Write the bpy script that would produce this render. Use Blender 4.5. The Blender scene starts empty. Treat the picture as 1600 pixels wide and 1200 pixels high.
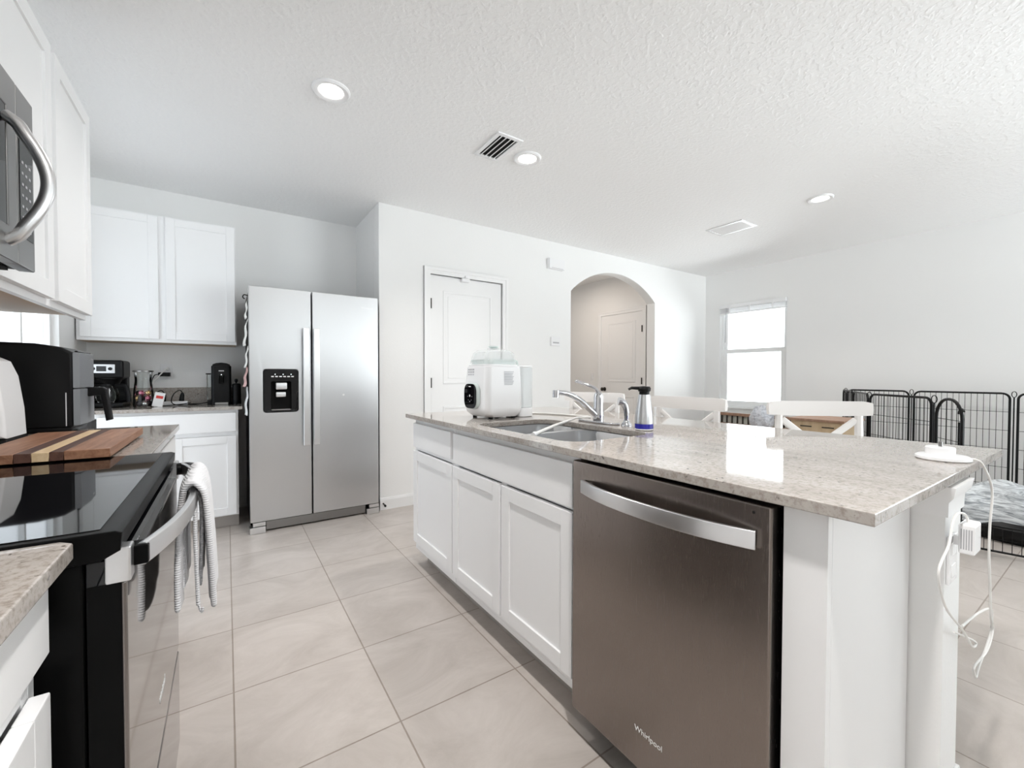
import bpy, bmesh, math, random
from mathutils import Vector, Matrix, geometry
random.seed(7)
SC = bpy.context.scene
COL = SC.collection

# ------------------------------------------------------------------ camera
YAW, PITCH, ROLL, FPX = 0.5912, -0.0187, 0.0022, 664.55
def make_camera():
    F = Vector((math.sin(YAW)*math.cos(PITCH), math.cos(YAW)*math.cos(PITCH), math.sin(PITCH)))
    R = Vector((math.cos(YAW), -math.sin(YAW), 0)); U = R.cross(F)
    R2 = math.cos(ROLL)*R + math.sin(ROLL)*U; U2 = -math.sin(ROLL)*R + math.cos(ROLL)*U
    cd = bpy.data.cameras.new('camera'); cam = bpy.data.objects.new('camera', cd); COL.objects.link(cam)
    m = Matrix.Identity(4)
    for i in range(3):
        m[i][0] = R2[i]; m[i][1] = U2[i]; m[i][2] = -F[i]
    m[0][3], m[1][3], m[2][3] = 0, 0, 1.1434
    cam.matrix_world = m
    cd.sensor_width = 36; cd.sensor_fit = 'HORIZONTAL'; cd.lens = 36*FPX/1600; cd.clip_start = 0.02
    SC.camera = cam
make_camera()

# ------------------------------------------------------------------ world, daylight, exposure
W_ = bpy.data.worlds.new('sky'); SC.world = W_; W_.use_nodes = True
bg = W_.node_tree.nodes['Background']
SKY_S, LOWER_S = 4.0, 10.5                                 # hazy sky above the horizon, brighter lower half added to lift the ceiling
_nt = W_.node_tree; _tc = _nt.nodes.new('ShaderNodeTexCoord'); _sx = _nt.nodes.new('ShaderNodeSeparateXYZ'); _mr = _nt.nodes.new('ShaderNodeMapRange')
_nt.links.new(_tc.outputs['Generated'], _sx.inputs[0]); _nt.links.new(_sx.outputs['Z'], _mr.inputs['Value'])
_mr.inputs['From Min'].default_value = -.06; _mr.inputs['From Max'].default_value = .03; _mr.inputs['To Min'].default_value = LOWER_S; _mr.inputs['To Max'].default_value = SKY_S
_nt.links.new(_mr.outputs[0], bg.inputs[1]); bg.inputs[0].default_value = (0.925, 0.965, 1.0, 1)
SC.view_settings.view_transform = 'Standard'; SC.view_settings.look = 'None'
SC.view_settings.gamma = 1; SC.view_settings.use_curve_mapping = False
SC.view_settings.exposure = 0.24
SC.cycles.use_denoising = True
SC.cycles.max_bounces = 14; SC.cycles.diffuse_bounces = 8; SC.cycles.glossy_bounces = 6
SC.cycles.transparent_max_bounces = 24; SC.cycles.transmission_bounces = 10
SC.cycles.caustics_reflective = False; SC.cycles.caustics_refractive = False
SC.cycles.sample_clamp_indirect = 6
def portal(loc, rot, sx, sy):           # guides the sky's light through an opening, gives no light itself
    d = bpy.data.lights.new('window_portal', 'AREA'); d.shape = 'RECTANGLE'; d.size = sx; d.size_y = sy
    d.cycles.is_portal = True
    o = bpy.data.objects.new('window_portal', d); o.location = loc; o.rotation_euler = rot; COL.objects.link(o)
CEIL = 2.604
REAR = -2.7
RP = [(0.3, 2.3, 1.35, 2.10), (3.15, 5.65, 0.03, 2.30)]      # rear window, rear sliding door (x0,x1,z0,z1)
SP = (-2.35, -0.75, 0.03, 2.20)                               # unseen sliding door added in the right wall for side light (y0,y1,z0,z1)
for x0, x1, z0, z1 in RP:
    portal(((x0+x1)/2, REAR-.05, (z0+z1)/2), (math.radians(90), 0, 0), x1-x0, z1-z0)
LP = (2.66, 3.74, 0.03, 2.08)                                # glazed door in the left wall (y0,y1,z0,z1)
portal((-.855-.09, (LP[0]+LP[1])/2, (LP[2]+LP[3])/2), (math.radians(90), 0, math.radians(-90)), LP[1]-LP[0], LP[3]-LP[2])
portal((5.853+.09, (SP[0]+SP[1])/2, (SP[2]+SP[3])/2), (math.radians(90), 0, math.radians(90)), SP[1]-SP[0], SP[3]-SP[2])
portal((5.853+.09, 2.9625, 1.43), (math.radians(90), 0, math.radians(90)), .875, 1.42)

# ------------------------------------------------------------------ materials
def N(nt, t, **kw):
    n = nt.nodes.new(t)
    for k, v in kw.items(): setattr(n, k, v)
    return n
def pbr(name, col=(.8,.8,.8), rough=.5, metal=0, spec=.5, coat=0, aniso=0, trans=0, ior=1.45, sheen=0):
    m = bpy.data.materials.new(name); m.use_nodes = True
    b = m.node_tree.nodes['Principled BSDF']
    b.inputs['Base Color'].default_value = (*col, 1); b.inputs['Roughness'].default_value = rough
    b.inputs['Metallic'].default_value = metal; b.inputs['Specular IOR Level'].default_value = spec
    b.inputs['Coat Weight'].default_value = coat; b.inputs['Anisotropic'].default_value = aniso
    b.inputs['Transmission Weight'].default_value = trans; b.inputs['IOR'].default_value = ior
    b.inputs['Sheen Weight'].default_value = sheen
    return m
def coords(nt, scale=(1,1,1), out='Object'):
    tc = N(nt, 'ShaderNodeTexCoord'); mp = N(nt, 'ShaderNodeMapping'); mp.inputs['Scale'].default_value = scale
    nt.links.new(tc.outputs[out], mp.inputs[0]); return mp.outputs[0]
def add_bump(m, scale, strength, dist=.002, stretch=(1,1,1), detail=4, ramp=None):
    nt = m.node_tree; b = nt.nodes['Principled BSDF']
    n = N(nt, 'ShaderNodeTexNoise'); n.inputs['Scale'].default_value = scale; n.inputs['Detail'].default_value = detail
    nt.links.new(coords(nt, stretch), n.inputs['Vector'])
    src = n.outputs['Fac']
    if ramp:
        r = N(nt, 'ShaderNodeValToRGB'); r.color_ramp.elements[0].position = ramp[0]; r.color_ramp.elements[1].position = ramp[1]
        nt.links.new(src, r.inputs[0]); src = r.outputs[0]
    bp = N(nt, 'ShaderNodeBump'); bp.inputs['Strength'].default_value = strength; bp.inputs['Distance'].default_value = dist
    nt.links.new(src, bp.inputs['Height']); nt.links.new(bp.outputs[0], b.inputs['Normal'])
    return m
def noise_colour(m, stops, scale, stretch=(1,1,1), detail=6, rough=.6, distort=0):
    nt = m.node_tree; b = nt.nodes['Principled BSDF']
    n = N(nt, 'ShaderNodeTexNoise'); n.inputs['Scale'].default_value = scale; n.inputs['Detail'].default_value = detail
    n.inputs['Roughness'].default_value = rough; n.inputs['Distortion'].default_value = distort
    nt.links.new(coords(nt, stretch), n.inputs['Vector'])
    r = N(nt, 'ShaderNodeValToRGB'); el = r.color_ramp.elements
    while len(el) < len(stops): el.new(.5)
    for e, (p, c) in zip(el, stops): e.position = p; e.color = (*c, 1)
    nt.links.new(n.outputs['Fac'], r.inputs[0]); nt.links.new(r.outputs[0], b.inputs['Base Color'])
    return r.outputs[0]
def steel(name, col, rough, stretch, var=.05):
    m = pbr(name, col, rough, 1); nt = m.node_tree; b = nt.nodes['Principled BSDF']
    n = N(nt, 'ShaderNodeTexNoise'); n.inputs['Scale'].default_value = 90; n.inputs['Detail'].default_value = 5
    nt.links.new(coords(nt, stretch), n.inputs['Vector'])
    mr = N(nt, 'ShaderNodeMapRange'); mr.inputs['To Min'].default_value = rough-var; mr.inputs['To Max'].default_value = rough+var
    nt.links.new(n.outputs['Fac'], mr.inputs['Value']); nt.links.new(mr.outputs[0], b.inputs['Roughness'])
    return m
M = {}
M['wall'] = add_bump(pbr('wall_paint', (.845,.845,.84), .65), 90, .25, .002)
M['ceil'] = add_bump(pbr('ceiling_paint', (.90,.90,.90), .8), 38, .32, .004, ramp=(.45,.62))
M['trim'] = pbr('trim_paint', (.86,.86,.86), .35)
M['cab'] = pbr('cabinet_paint', (.87,.87,.875), .32)
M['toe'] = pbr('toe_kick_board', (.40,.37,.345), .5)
M['raw'] = pbr('cabinet_underside_wood', (.55,.42,.30), .6)
M['steel'] = steel('brushed_steel', (.62,.625,.635), .31, (.3,1,14), .03)
M['dwsteel'] = steel('warm_brushed_steel', (.27,.235,.215), .27, (1,14,.3), .012)
M['hsteel'] = pbr('satin_steel', (.74,.74,.745), .28, 1)
M['dsteel'] = pbr('dark_steel', (.30,.295,.29), .3, 1)
M['chrome'] = pbr('chrome', (.62,.62,.64), .06, 1)
M['bglass'] = pbr('black_glass', (.004,.004,.005), .03, spec=.5)
M['mirrorglass'] = pbr('oven_door_glass', (.22,.20,.19), .05, .9)
M['black'] = pbr('black_enamel', (.004,.004,.004), .3, spec=.08)
M['bplastic'] = pbr('black_plastic', (.007,.007,.0075), .4, spec=.25)
M['matt'] = pbr('matt_black_gap', (.004,.004,.004), .9)
M['gplastic'] = pbr('grey_plastic', (.20,.21,.225), .32)
M['wplastic'] = pbr('white_plastic', (.86,.86,.87), .25)
M['pvc'] = pbr('window_vinyl', (.85,.86,.86), .4)
M['mint'] = pbr('pale_green_plastic', (.60,.67,.65), .35)
M['bronze'] = pbr('dark_bronze', (.05,.045,.04), .35, .8)
M['chair'] = pbr('chair_white_lacquer', (.82,.80,.785), .4)
M['cord'] = pbr('white_cord', (.80,.79,.77), .45)
M['bcord'] = pbr('black_cord', (.008,.008,.008), .5, spec=.2)
M['grey'] = pbr('print_grey', (.42,.42,.44), .6)
M['white'] = pbr('print_white', (.85,.85,.85), .5)
M['red'] = pbr('red_print', (.65,.06,.05), .5)
M['blue'] = pbr('blue_plastic', (.03,.03,.33), .2)
M['paper'] = pbr('paper', (.80,.78,.74), .7)
M['paperpink'] = pbr('pink_paper', (.62,.40,.38), .7)
M['beige'] = pbr('pale_plastic_bars', (.72,.74,.68), .5)
def glass(name, tint=(1,1,1), refl=.10):
    m = bpy.data.materials.new(name); m.use_nodes = True; nt = m.node_tree; nt.nodes.clear()
    t = N(nt,'ShaderNodeBsdfTransparent'); t.inputs[0].default_value = (*tint,1)
    g = N(nt,'ShaderNodeBsdfGlossy'); g.inputs['Roughness'].default_value = .03
    f = N(nt,'ShaderNodeFresnel'); f.inputs[0].default_value = 1.4
    mx = N(nt,'ShaderNodeMixShader'); o = N(nt,'ShaderNodeOutputMaterial')
    nt.links.new(f.outputs[0], mx.inputs[0]); nt.links.new(t.outputs[0], mx.inputs[1]); nt.links.new(g.outputs[0], mx.inputs[2])
    nt.links.new(mx.outputs[0], o.inputs[0]); return m
M['glass'] = glass('clear_glass', (.96,.98,.97)); M['pane'] = glass('window_glass', (.97,.985,.98))
M['frost'] = glass('clear_plastic_dome', (.93,.94,.94))
def milky(name, k):
    m = bpy.data.materials.new(name); m.use_nodes = True; nt = m.node_tree; b = nt.nodes['Principled BSDF']
    b.inputs['Base Color'].default_value = (.76,.79,.80,1); b.inputs['Roughness'].default_value = .15; b.inputs['Alpha'].default_value = k; return m
M['milky'] = milky('milky_plastic', .55); M['dome'] = milky('clear_dome_plastic', .32)
def frosted(name):
    m = bpy.data.materials.new(name); m.use_nodes = True; nt = m.node_tree; nt.nodes.clear()
    t = N(nt,'ShaderNodeBsdfTranslucent'); t.inputs[0].default_value = (.56,.57,.58,1); tr = N(nt,'ShaderNodeBsdfTransparent'); tr.inputs[0].default_value = (.46,.475,.48,1)
    mx = N(nt,'ShaderNodeMixShader'); mx.inputs[0].default_value = .35; o = N(nt,'ShaderNodeOutputMaterial')
    nt.links.new(t.outputs[0], mx.inputs[1]); nt.links.new(tr.outputs[0], mx.inputs[2]); nt.links.new(mx.outputs[0], o.inputs[0]); return m
M['frosted'] = frosted('frosted_door_glass')
def emit(name, col, s):
    m = bpy.data.materials.new(name); m.use_nodes = True; b = m.node_tree.nodes['Principled BSDF']
    b.inputs['Base Color'].default_value = (*col,1); b.inputs['Emission Color'].default_value = (*col,1); b.inputs['Emission Strength'].default_value = s
    return m
M['lamp'] = emit('lit_lamp_lens', (1,.94,.86), 9)
M['led'] = emit('lit_indicator', (.9,.95,1), 1.5)
def tile_mat():
    m = pbr('porcelain_floor_tile', (.5,.46,.43), .32); nt = m.node_tree; b = nt.nodes['Principled BSDF']
    tc = N(nt,'ShaderNodeTexCoord'); mp = N(nt,'ShaderNodeMapping'); nt.links.new(tc.outputs['Object'], mp.inputs[0])
    mp.inputs['Location'].default_value = (-.012+.4575*8, -1.355+.4575*16, 0)
    br = N(nt,'ShaderNodeTexBrick'); br.offset = 0; br.squash = 1
    br.inputs['Scale'].default_value = 1; br.inputs['Brick Width'].default_value = .4575; br.inputs['Row Height'].default_value = .4575
    br.inputs['Mortar Size'].default_value = .0028; br.inputs['Mortar Smooth'].default_value = .1; br.inputs['Bias'].default_value = 0
    br.inputs['Color1'].default_value = (.92,.92,.92,1); br.inputs['Color2'].default_value = (1,1,1,1); br.inputs['Mortar'].default_value = (.60,.56,.52,1)
    nt.links.new(mp.outputs[0], br.inputs['Vector'])
    n = N(nt,'ShaderNodeTexNoise'); n.inputs['Scale'].default_value = 2.6; n.inputs['Detail'].default_value = 9; n.inputs['Roughness'].default_value = .68; n.inputs['Distortion'].default_value = .8
    nt.links.new(coords(nt,(1,1.5,1)), n.inputs['Vector'])
    r = N(nt,'ShaderNodeValToRGB'); e = r.color_ramp.elements
    e[0].position = .32; e[0].color = (.44,.395,.36,1); e[1].position = .7; e[1].color = (.59,.54,.505,1)
    nt.links.new(n.outputs['Fac'], r.inputs[0])
    mx = N(nt,'ShaderNodeMix'); mx.data_type = 'RGBA'; mx.blend_type = 'MULTIPLY'; mx.inputs['Factor'].default_value = 1
    nt.links.new(r.outputs[0], mx.inputs['A']); nt.links.new(br.outputs['Color'], mx.inputs['B']); nt.links.new(mx.outputs['Result'], b.inputs['Base Color'])
    bp = N(nt,'ShaderNodeBump'); bp.invert = True; bp.inputs['Strength'].default_value = .6; bp.inputs['Distance'].default_value = .002
    nt.links.new(br.outputs['Fac'], bp.inputs['Height']); nt.links.new(bp.outputs[0], b.inputs['Normal'])
    return m
M['tile'] = tile_mat()
def granite():
    m = pbr('polished_granite', (.6,.56,.52), .06, spec=.6); nt = m.node_tree; b = nt.nodes['Principled BSDF']
    c = coords(nt)
    n1 = N(nt,'ShaderNodeTexNoise'); n1.inputs['Scale'].default_value = 3.2; n1.inputs['Detail'].default_value = 8; n1.inputs['Distortion'].default_value = 1.6; n1.inputs['Roughness'].default_value = .65
    mp = N(nt,'ShaderNodeMapping'); mp.inputs['Scale'].default_value = (2.6,1,1); nt.links.new(c, mp.inputs[0]); nt.links.new(mp.outputs[0], n1.inputs['Vector'])
    r1 = N(nt,'ShaderNodeValToRGB'); e = r1.color_ramp.elements; e.new(.5)
    for k,(p,col) in enumerate(((.25,(.33,.295,.265)),(.5,(.42,.385,.355)),(.75,(.48,.45,.42)))): e[k].position = p; e[k].color = (*col,1)
    nt.links.new(n1.outputs['Fac'], r1.inputs[0])
    n2 = N(nt,'ShaderNodeTexNoise'); n2.inputs['Scale'].default_value = 85; n2.inputs['Detail'].default_value = 4; n2.inputs['Roughness'].default_value = .7; nt.links.new(c, n2.inputs['Vector'])
    r2 = N(nt,'ShaderNodeValToRGB'); e = r2.color_ramp.elements; e[0].position = .37; e[0].color = (.40,.34,.29,1); e[1].position = .53; e[1].color = (1,1,1,1)
    nt.links.new(n2.outputs['Fac'], r2.inputs[0])
    n3 = N(nt,'ShaderNodeTexNoise'); n3.inputs['Scale'].default_value = 60; n3.inputs['Detail'].default_value = 3; n3.inputs['Distortion'].default_value = .5; nt.links.new(c, n3.inputs['Vector'])
    r3 = N(nt,'ShaderNodeValToRGB'); e = r3.color_ramp.elements; e[0].position = .27; e[0].color = (.10,.08,.07,1); e[1].position = .34; e[1].color = (1,1,1,1)
    nt.links.new(n3.outputs['Fac'], r3.inputs[0])
    a = N(nt,'ShaderNodeMix'); a.data_type='RGBA'; a.blend_type='MULTIPLY'; a.inputs['Factor'].default_value = .5
    nt.links.new(r1.outputs[0], a.inputs['A']); nt.links.new(r2.outputs[0], a.inputs['B'])
    d = N(nt,'ShaderNodeMix'); d.data_type='RGBA'; d.blend_type='MULTIPLY'; d.inputs['Factor'].default_value = .8
    nt.links.new(a.outputs['Result'], d.inputs['A']); nt.links.new(r3.outputs[0], d.inputs['B']); nt.links.new(d.outputs['Result'], b.inputs['Base Color'])
    return m
M['granite'] = granite()
def wood(name, a, bcol, scale=9, stretch=(6,.5,6), rough=.45):
    m = pbr(name, a, rough); noise_colour(m, [(.3,a),(.7,bcol)], scale, stretch, 6, .6, .6); return m
M['walnut'] = wood('walnut_wood', (.20,.085,.045), (.42,.22,.13))
M['dwood'] = wood('dark_wood_strip', (.06,.025,.018), (.13,.06,.04))
M['maple'] = wood('maple_wood', (.62,.43,.24), (.78,.60,.38))
M['oak'] = wood('tan_wood', (.45,.33,.20), (.56,.43,.28), 6, (1,5,1))
M['brown'] = wood('brown_wood', (.24,.14,.09), (.36,.22,.15), 6, (1,5,1))
M['towel'] = pbr('grey_cotton', (.74,.74,.76), .95, sheen=.4)
def rib(m):
    nt = m.node_tree; b = nt.nodes['Principled BSDF']
    w = N(nt,'ShaderNodeTexWave'); w.bands_direction = 'Z'; w.inputs['Scale'].default_value = 62; w.inputs['Distortion'].default_value = 1.2; w.inputs['Detail'].default_value = 1
    nt.links.new(coords(nt), w.inputs['Vector'])
    bp = N(nt,'ShaderNodeBump'); bp.inputs['Strength'].default_value = .45; bp.inputs['Distance'].default_value = .002
    nt.links.new(w.outputs['Fac'], bp.inputs['Height']); nt.links.new(bp.outputs[0], b.inputs['Normal'])
rib(M['towel'])
M['fur'] = pbr('grey_plush', (.5,.52,.56), .95, sheen=.5); noise_colour(M['fur'], [(.35,(.36,.38,.43)),(.62,(.70,.72,.77))], 16, (1,1,1), 6, .7, 1.5)
add_bump(M['fur'], 30, .9, .02)
M['blanket'] = pbr('streaked_plush', (.5,.52,.54), .95, sheen=.4); noise_colour(M['blanket'], [(.38,(.22,.24,.26)),(.60,(.72,.75,.77))], 9, (.5,.9,6), 6, .65, 1.2)
M['hallwall'] = M['wall']

# ------------------------------------------------------------------ mesh helpers
def cat(pts, n=6, closed=False):
    P = [Vector(p) for p in pts]; out = []; L = len(P)
    for i in range(L if closed else L-1):
        g = (lambda k: P[k % L]) if closed else (lambda k: P[max(0, min(L-1, k))])
        p0, p1, p2, p3 = g(i-1), g(i), g(i+1), g(i+2)
        for s in range(n):
            t = s/n
            out.append(.5*((2*p1)+(p2-p0)*t+(2*p0-5*p1+4*p2-p3)*t*t+(3*p1-p0-3*p2+p3)*t**3))
    if not closed: out.append(P[-1])
    return out
def rrect(x0, x1, y0, y1, r, n=6):
    out = []
    for cx, cy, a in ((x1-r,y1-r,0),(x0+r,y1-r,90),(x0+r,y0+r,180),(x1-r,y0+r,270)):
        for k in range(n+1):
            t = math.radians(a+90*k/n); out.append((cx+r*math.cos(t), cy+r*math.sin(t)))
    return out
def pl(plane, u, v, d):
    return Vector((u,v,d)) if plane == 'xy' else Vector((d,u,v)) if plane == 'yz' else Vector((u,d,v))
class MB:
    def __init__(s): s.bm = bmesh.new(); s.mi = 0; s.lay = s.bm.faces.layers.int.new('done')
    def _fin(s):
        for f in s.bm.faces:
            if not f[s.lay]: f.material_index = s.mi; f[s.lay] = 1
    def box(s, a, b, bev=0, seg=2, rot=None, piv=None):
        a, b = Vector(a), Vector(b)
        lo = Vector([min(a[i],b[i]) for i in range(3)]); hi = Vector([max(a[i],b[i]) for i in range(3)])
        vs = bmesh.ops.create_cube(s.bm, size=1)['verts']; c = (lo+hi)/2; d = hi-lo
        for v in vs: v.co = Vector((v.co.x*d.x, v.co.y*d.y, v.co.z*d.z))+c
        if rot is not None:
            pv = Vector(piv) if piv is not None else c
            for v in vs: v.co = rot @ (v.co-pv) + pv
        if bev > 0:
            es = list({e for v in vs for e in v.link_edges})
            bmesh.ops.bevel(s.bm, geom=es, offset=min(bev, min(d)*.45), segments=seg, profile=.5, affect='EDGES')
        s._fin(); return s
    def tube(s, pts, r, seg=10, closed=False, flat=None):
        pts = [Vector(p) for p in pts]; n = len(pts); rings = []
        up = None
        for i, p in enumerate(pts):
            if closed: t = pts[(i+1)%n]-pts[i-1]
            else: t = pts[min(i+1,n-1)]-pts[max(i-1,0)]
            t.normalize()
            if up is None:
                up = Vector((0,0,1)) if abs(t.z) < .9 else Vector((1,0,0))
                if flat is not None: up = Vector(flat)
            x = t.cross(up)
            if x.length < 1e-6: x = t.orthogonal()
            x.normalize(); y = x.cross(t).normalized()
            if flat is None: up = y
            rr = r[i] if isinstance(r, list) else r
            rx, ry = (rr if isinstance(rr, tuple) else (rr, rr))
            ring = []
            for k in range(seg):
                a = 2*math.pi*k/seg
                ring.append(s.bm.verts.new(p + x*rx*math.cos(a) + y*ry*math.sin(a)))
            rings.append(ring)
        m = n if closed else n-1
        for i in range(m):
            A, B = rings[i], rings[(i+1)%n]
            for k in range(seg): s.bm.faces.new((A[k], A[(k+1)%seg], B[(k+1)%seg], B[k]))
        if not closed:
            s.bm.faces.new(rings[0][::-1]); s.bm.faces.new(rings[-1])
        s._fin(); return s
    def cyl(s, p0, p1, r0, r1=None, seg=24):
        return s.tube([p0, p1], [r0, r0 if r1 is None else r1], seg)
    def lathe(s, prof, c=(0,0,0), seg=32, sx=1, sy=1, rot=None):
        c = Vector(c); rings = []
        for r, z in prof:
            if r < 1e-6:
                q = Vector((0,0,z)); q = rot @ q if rot else q
                rings.append([s.bm.verts.new(c+q)])
            else:
                ring = []
                for k in range(seg):
                    a = 2*math.pi*k/seg; q = Vector((r*sx*math.cos(a), r*sy*math.sin(a), z)); q = rot @ q if rot else q
                    ring.append(s.bm.verts.new(c+q))
                rings.append(ring)
        for A, B in zip(rings, rings[1:]):
            for k in range(seg):
                if len(A) == 1 and len(B) == 1: continue
                if len(A) == 1: s.bm.faces.new((A[0], B[(k+1)%seg], B[k]))
                elif len(B) == 1: s.bm.faces.new((A[k], A[(k+1)%seg], B[0]))
                else: s.bm.faces.new((A[k], A[(k+1)%seg], B[(k+1)%seg], B[k]))
        s._fin(); return s
    def ball(s, c, r, seg=16, sc=(1,1,1)):
        ret = bmesh.ops.create_uvsphere(s.bm, u_segments=seg, v_segments=max(6,seg//2), radius=r)['verts']
        for v in ret: v.co = Vector((v.co.x*sc[0], v.co.y*sc[1], v.co.z*sc[2]))+Vector(c)
        s._fin(); return s
    def plate(s, outer, holes, plane, d0, d1, bev=0, seg=2):
        loops = [[pl(plane,u,v,0) for u,v in outer]] + [[pl(plane,u,v,0) for u,v in h] for h in holes]
        flat = [p for L in loops for p in L]
        tris = geometry.tessellate_polygon(loops)
        dv = pl(plane,0,0,1)
        A = [s.bm.verts.new(p+dv*d0) for p in flat]; B = [s.bm.verts.new(p+dv*d1) for p in flat]
        fs = []
        for t in tris:
            fs.append(s.bm.faces.new([A[i] for i in t])); fs.append(s.bm.faces.new([B[i] for i in reversed(t)]))
        k = 0; rim = []
        for L in loops:
            n = len(L)
            for i in range(n):
                a, b = k+i, k+(i+1)%n
                fs.append(s.bm.faces.new((A[a],A[b],B[b],B[a])))
            k += n
        bmesh.ops.recalc_face_normals(s.bm, faces=fs)
        if bev > 0:
            es = set()
            for f in fs:
                for e in f.edges:
                    if len(e.link_faces) == 2 and abs((e.verts[0].co-e.verts[1].co).normalized().dot(dv)) < .5 and e.calc_face_angle(0) > 1: es.add(e)
            bmesh.ops.bevel(s.bm, geom=list(es), offset=bev, segments=seg, profile=.5, affect='EDGES')
        s._fin(); return s
    def prism(s, poly, plane, d0, d1, bev=0, seg=2): return s.plate(poly, [], plane, d0, d1, bev, seg)
    def grid(s, fn, nu, nv, closed_u=False):
        V = [[s.bm.verts.new(fn(i/(nu-(0 if closed_u else 1)), j/(nv-1))) for j in range(nv)] for i in range(nu)]
        for i in range(nu if closed_u else nu-1):
            for j in range(nv-1):
                s.bm.faces.new((V[i][j], V[(i+1)%nu][j], V[(i+1)%nu][j+1], V[i][j+1]))
        s._fin(); return s
    def build(s, name, mat, parent=None, ang=38, recalc=True):
        bm = s.bm
        if recalc: bmesh.ops.recalc_face_normals(bm, faces=list(bm.faces))
        lim = math.radians(ang)
        for e in bm.edges: e.smooth = len(e.link_faces) != 2 or e.calc_face_angle(0) < lim
        for f in bm.faces: f.smooth = True
        me = bpy.data.meshes.new(name)
        if parent is not None: off = Vector(parent.get('_off', (0,0,0)))
        else:
            xs = [v.co for v in bm.verts]
            off = Vector(((min(v.x for v in xs)+max(v.x for v in xs))/2, (min(v.y for v in xs)+max(v.y for v in xs))/2, min(v.z for v in xs)))
            if name.split('_')[0] in ('floor','ceiling','wall'): off = Vector((0,0,0))
        bmesh.ops.translate(bm, verts=list(bm.verts), vec=-off)
        bm.faces.layers.int.remove(s.lay); bm.to_mesh(me); bm.free()
        for m in (mat if isinstance(mat, (list,tuple)) else [mat]): me.materials.append(M[m] if isinstance(m,str) else m)
        o = bpy.data.objects.new(name, me); COL.objects.link(o)
        wn = o.modifiers.new('flat_faces','WEIGHTED_NORMAL'); wn.keep_sharp = True; wn.weight = 90
        if parent is not None:
            o.parent = parent; o['_off'] = tuple(off)
        else: o.location = off; o['_off'] = tuple(off)
        return o
def tag(o, label=None, cat=None, group=None, kind=None):
    if label: o['label'] = label
    if cat: o['category'] = cat
    if group: o['group'] = group
    if kind: o['kind'] = kind
    return o
def thing(name, label, cat, loc=(0,0,0), group=None, kind=None):
    o = bpy.data.objects.new(name, None); COL.objects.link(o); o.location = loc; o['_off'] = tuple(loc); o.empty_display_size = .05
    return tag(o, label, cat, group, kind)
def copy_tree(o, parent=None):
    c = o.copy(); COL.objects.link(c)
    if parent is not None: c.parent = parent
    for ch in [x for x in bpy.data.objects if x.parent == o]: copy_tree(ch, c)
    return c
def part(name, mat, parent, label=None):
    """decorator-free short form: returns an MB whose .done() builds it"""
    mb = MB(); mb.done = lambda **k: tag(mb.build(name, mat, parent, **k), label); return mb
def bx(name, mat, parent, a, b, bev=0, seg=2): return MB().box(a,b,bev,seg).build(name, mat, parent)
def tb(name, mat, parent, pts, r, seg=10, **k): return MB().tube(pts, r, seg, **k).build(name, mat, parent)
AX = {'x': (Vector((0,1,0)), 'yz'), 'y': (Vector((1,0,0)), 'xz')}
def fb(mb, ax, f, u0, u1, z0, z1, d0, d1, bev=0):           # box on a front: axis of the normal, u along the front
    if ax == 'x': return mb.box((f+d0,u0,z0),(f+d1,u1,z1),bev)
    return mb.box((u0,f+d0,z0),(u1,f+d1,z1),bev)
def shaker(parent, ax, f, sg, u0, u1, z0, z1, rail=.056, th=.02, rec=.008, name='door', mat='cab'):
    mb = MB(); t = sg*th; b = .0022
    fb(mb,ax,f,u0,u0+rail,z0,z1,0,t,b); fb(mb,ax,f,u1-rail,u1,z0,z1,0,t,b)
    fb(mb,ax,f,u0+rail,u1-rail,z1-rail,z1,0,t,b); fb(mb,ax,f,u0+rail,u1-rail,z0,z0+rail,0,t,b)
    fb(mb,ax,f,u0+rail-.003,u1-rail+.003,z0+rail-.003,z1-rail+.003,0,t-sg*rec)
    return mb.build(name, mat, parent)
def slab(parent, ax, f, sg, u0, u1, z0, z1, th=.02, name='drawer', mat='cab'):
    mb = MB(); fb(mb,ax,f,u0,u1,z0,z1,0,sg*th,.003); return mb.build(name, mat, parent)
def txt(body, parent, pos, face, size, mat, name='wordmark', bold=.0):
    cu = bpy.data.curves.new(name,'FONT'); cu.body = body; cu.size = size; cu.extrude = .0004; cu.offset = bold; cu.align_x = 'CENTER'; cu.align_y = 'CENTER'
    cu.materials.append(M[mat]); tmp = bpy.data.objects.new(name, cu); COL.objects.link(tmp)
    bpy.context.view_layer.update(); me = bpy.data.meshes.new_from_object(tmp.evaluated_get(bpy.context.evaluated_depsgraph_get()))
    bpy.data.objects.remove(tmp); bpy.data.curves.remove(cu); me.name = name
    if not me.materials: me.materials.append(M[mat])
    o = bpy.data.objects.new(name, me); COL.objects.link(o); o.parent = parent
    A = {'-x':((0,-1,0),(0,0,1),(-1,0,0)), '-y':((1,0,0),(0,0,1),(0,-1,0)), '+x':((0,1,0),(0,0,1),(1,0,0))}[face]
    m = Matrix.Identity(4)
    for c in range(3):
        for r in range(3): m[r][c] = A[c][r]
    off = Vector(parent.get('_off',(0,0,0)))
    for r in range(3): m[r][3] = pos[r]-off[r]
    o.matrix_basis = m; return o
def struct(name, mb, mat): return tag(mb.build(name, mat), kind='structure')

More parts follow.
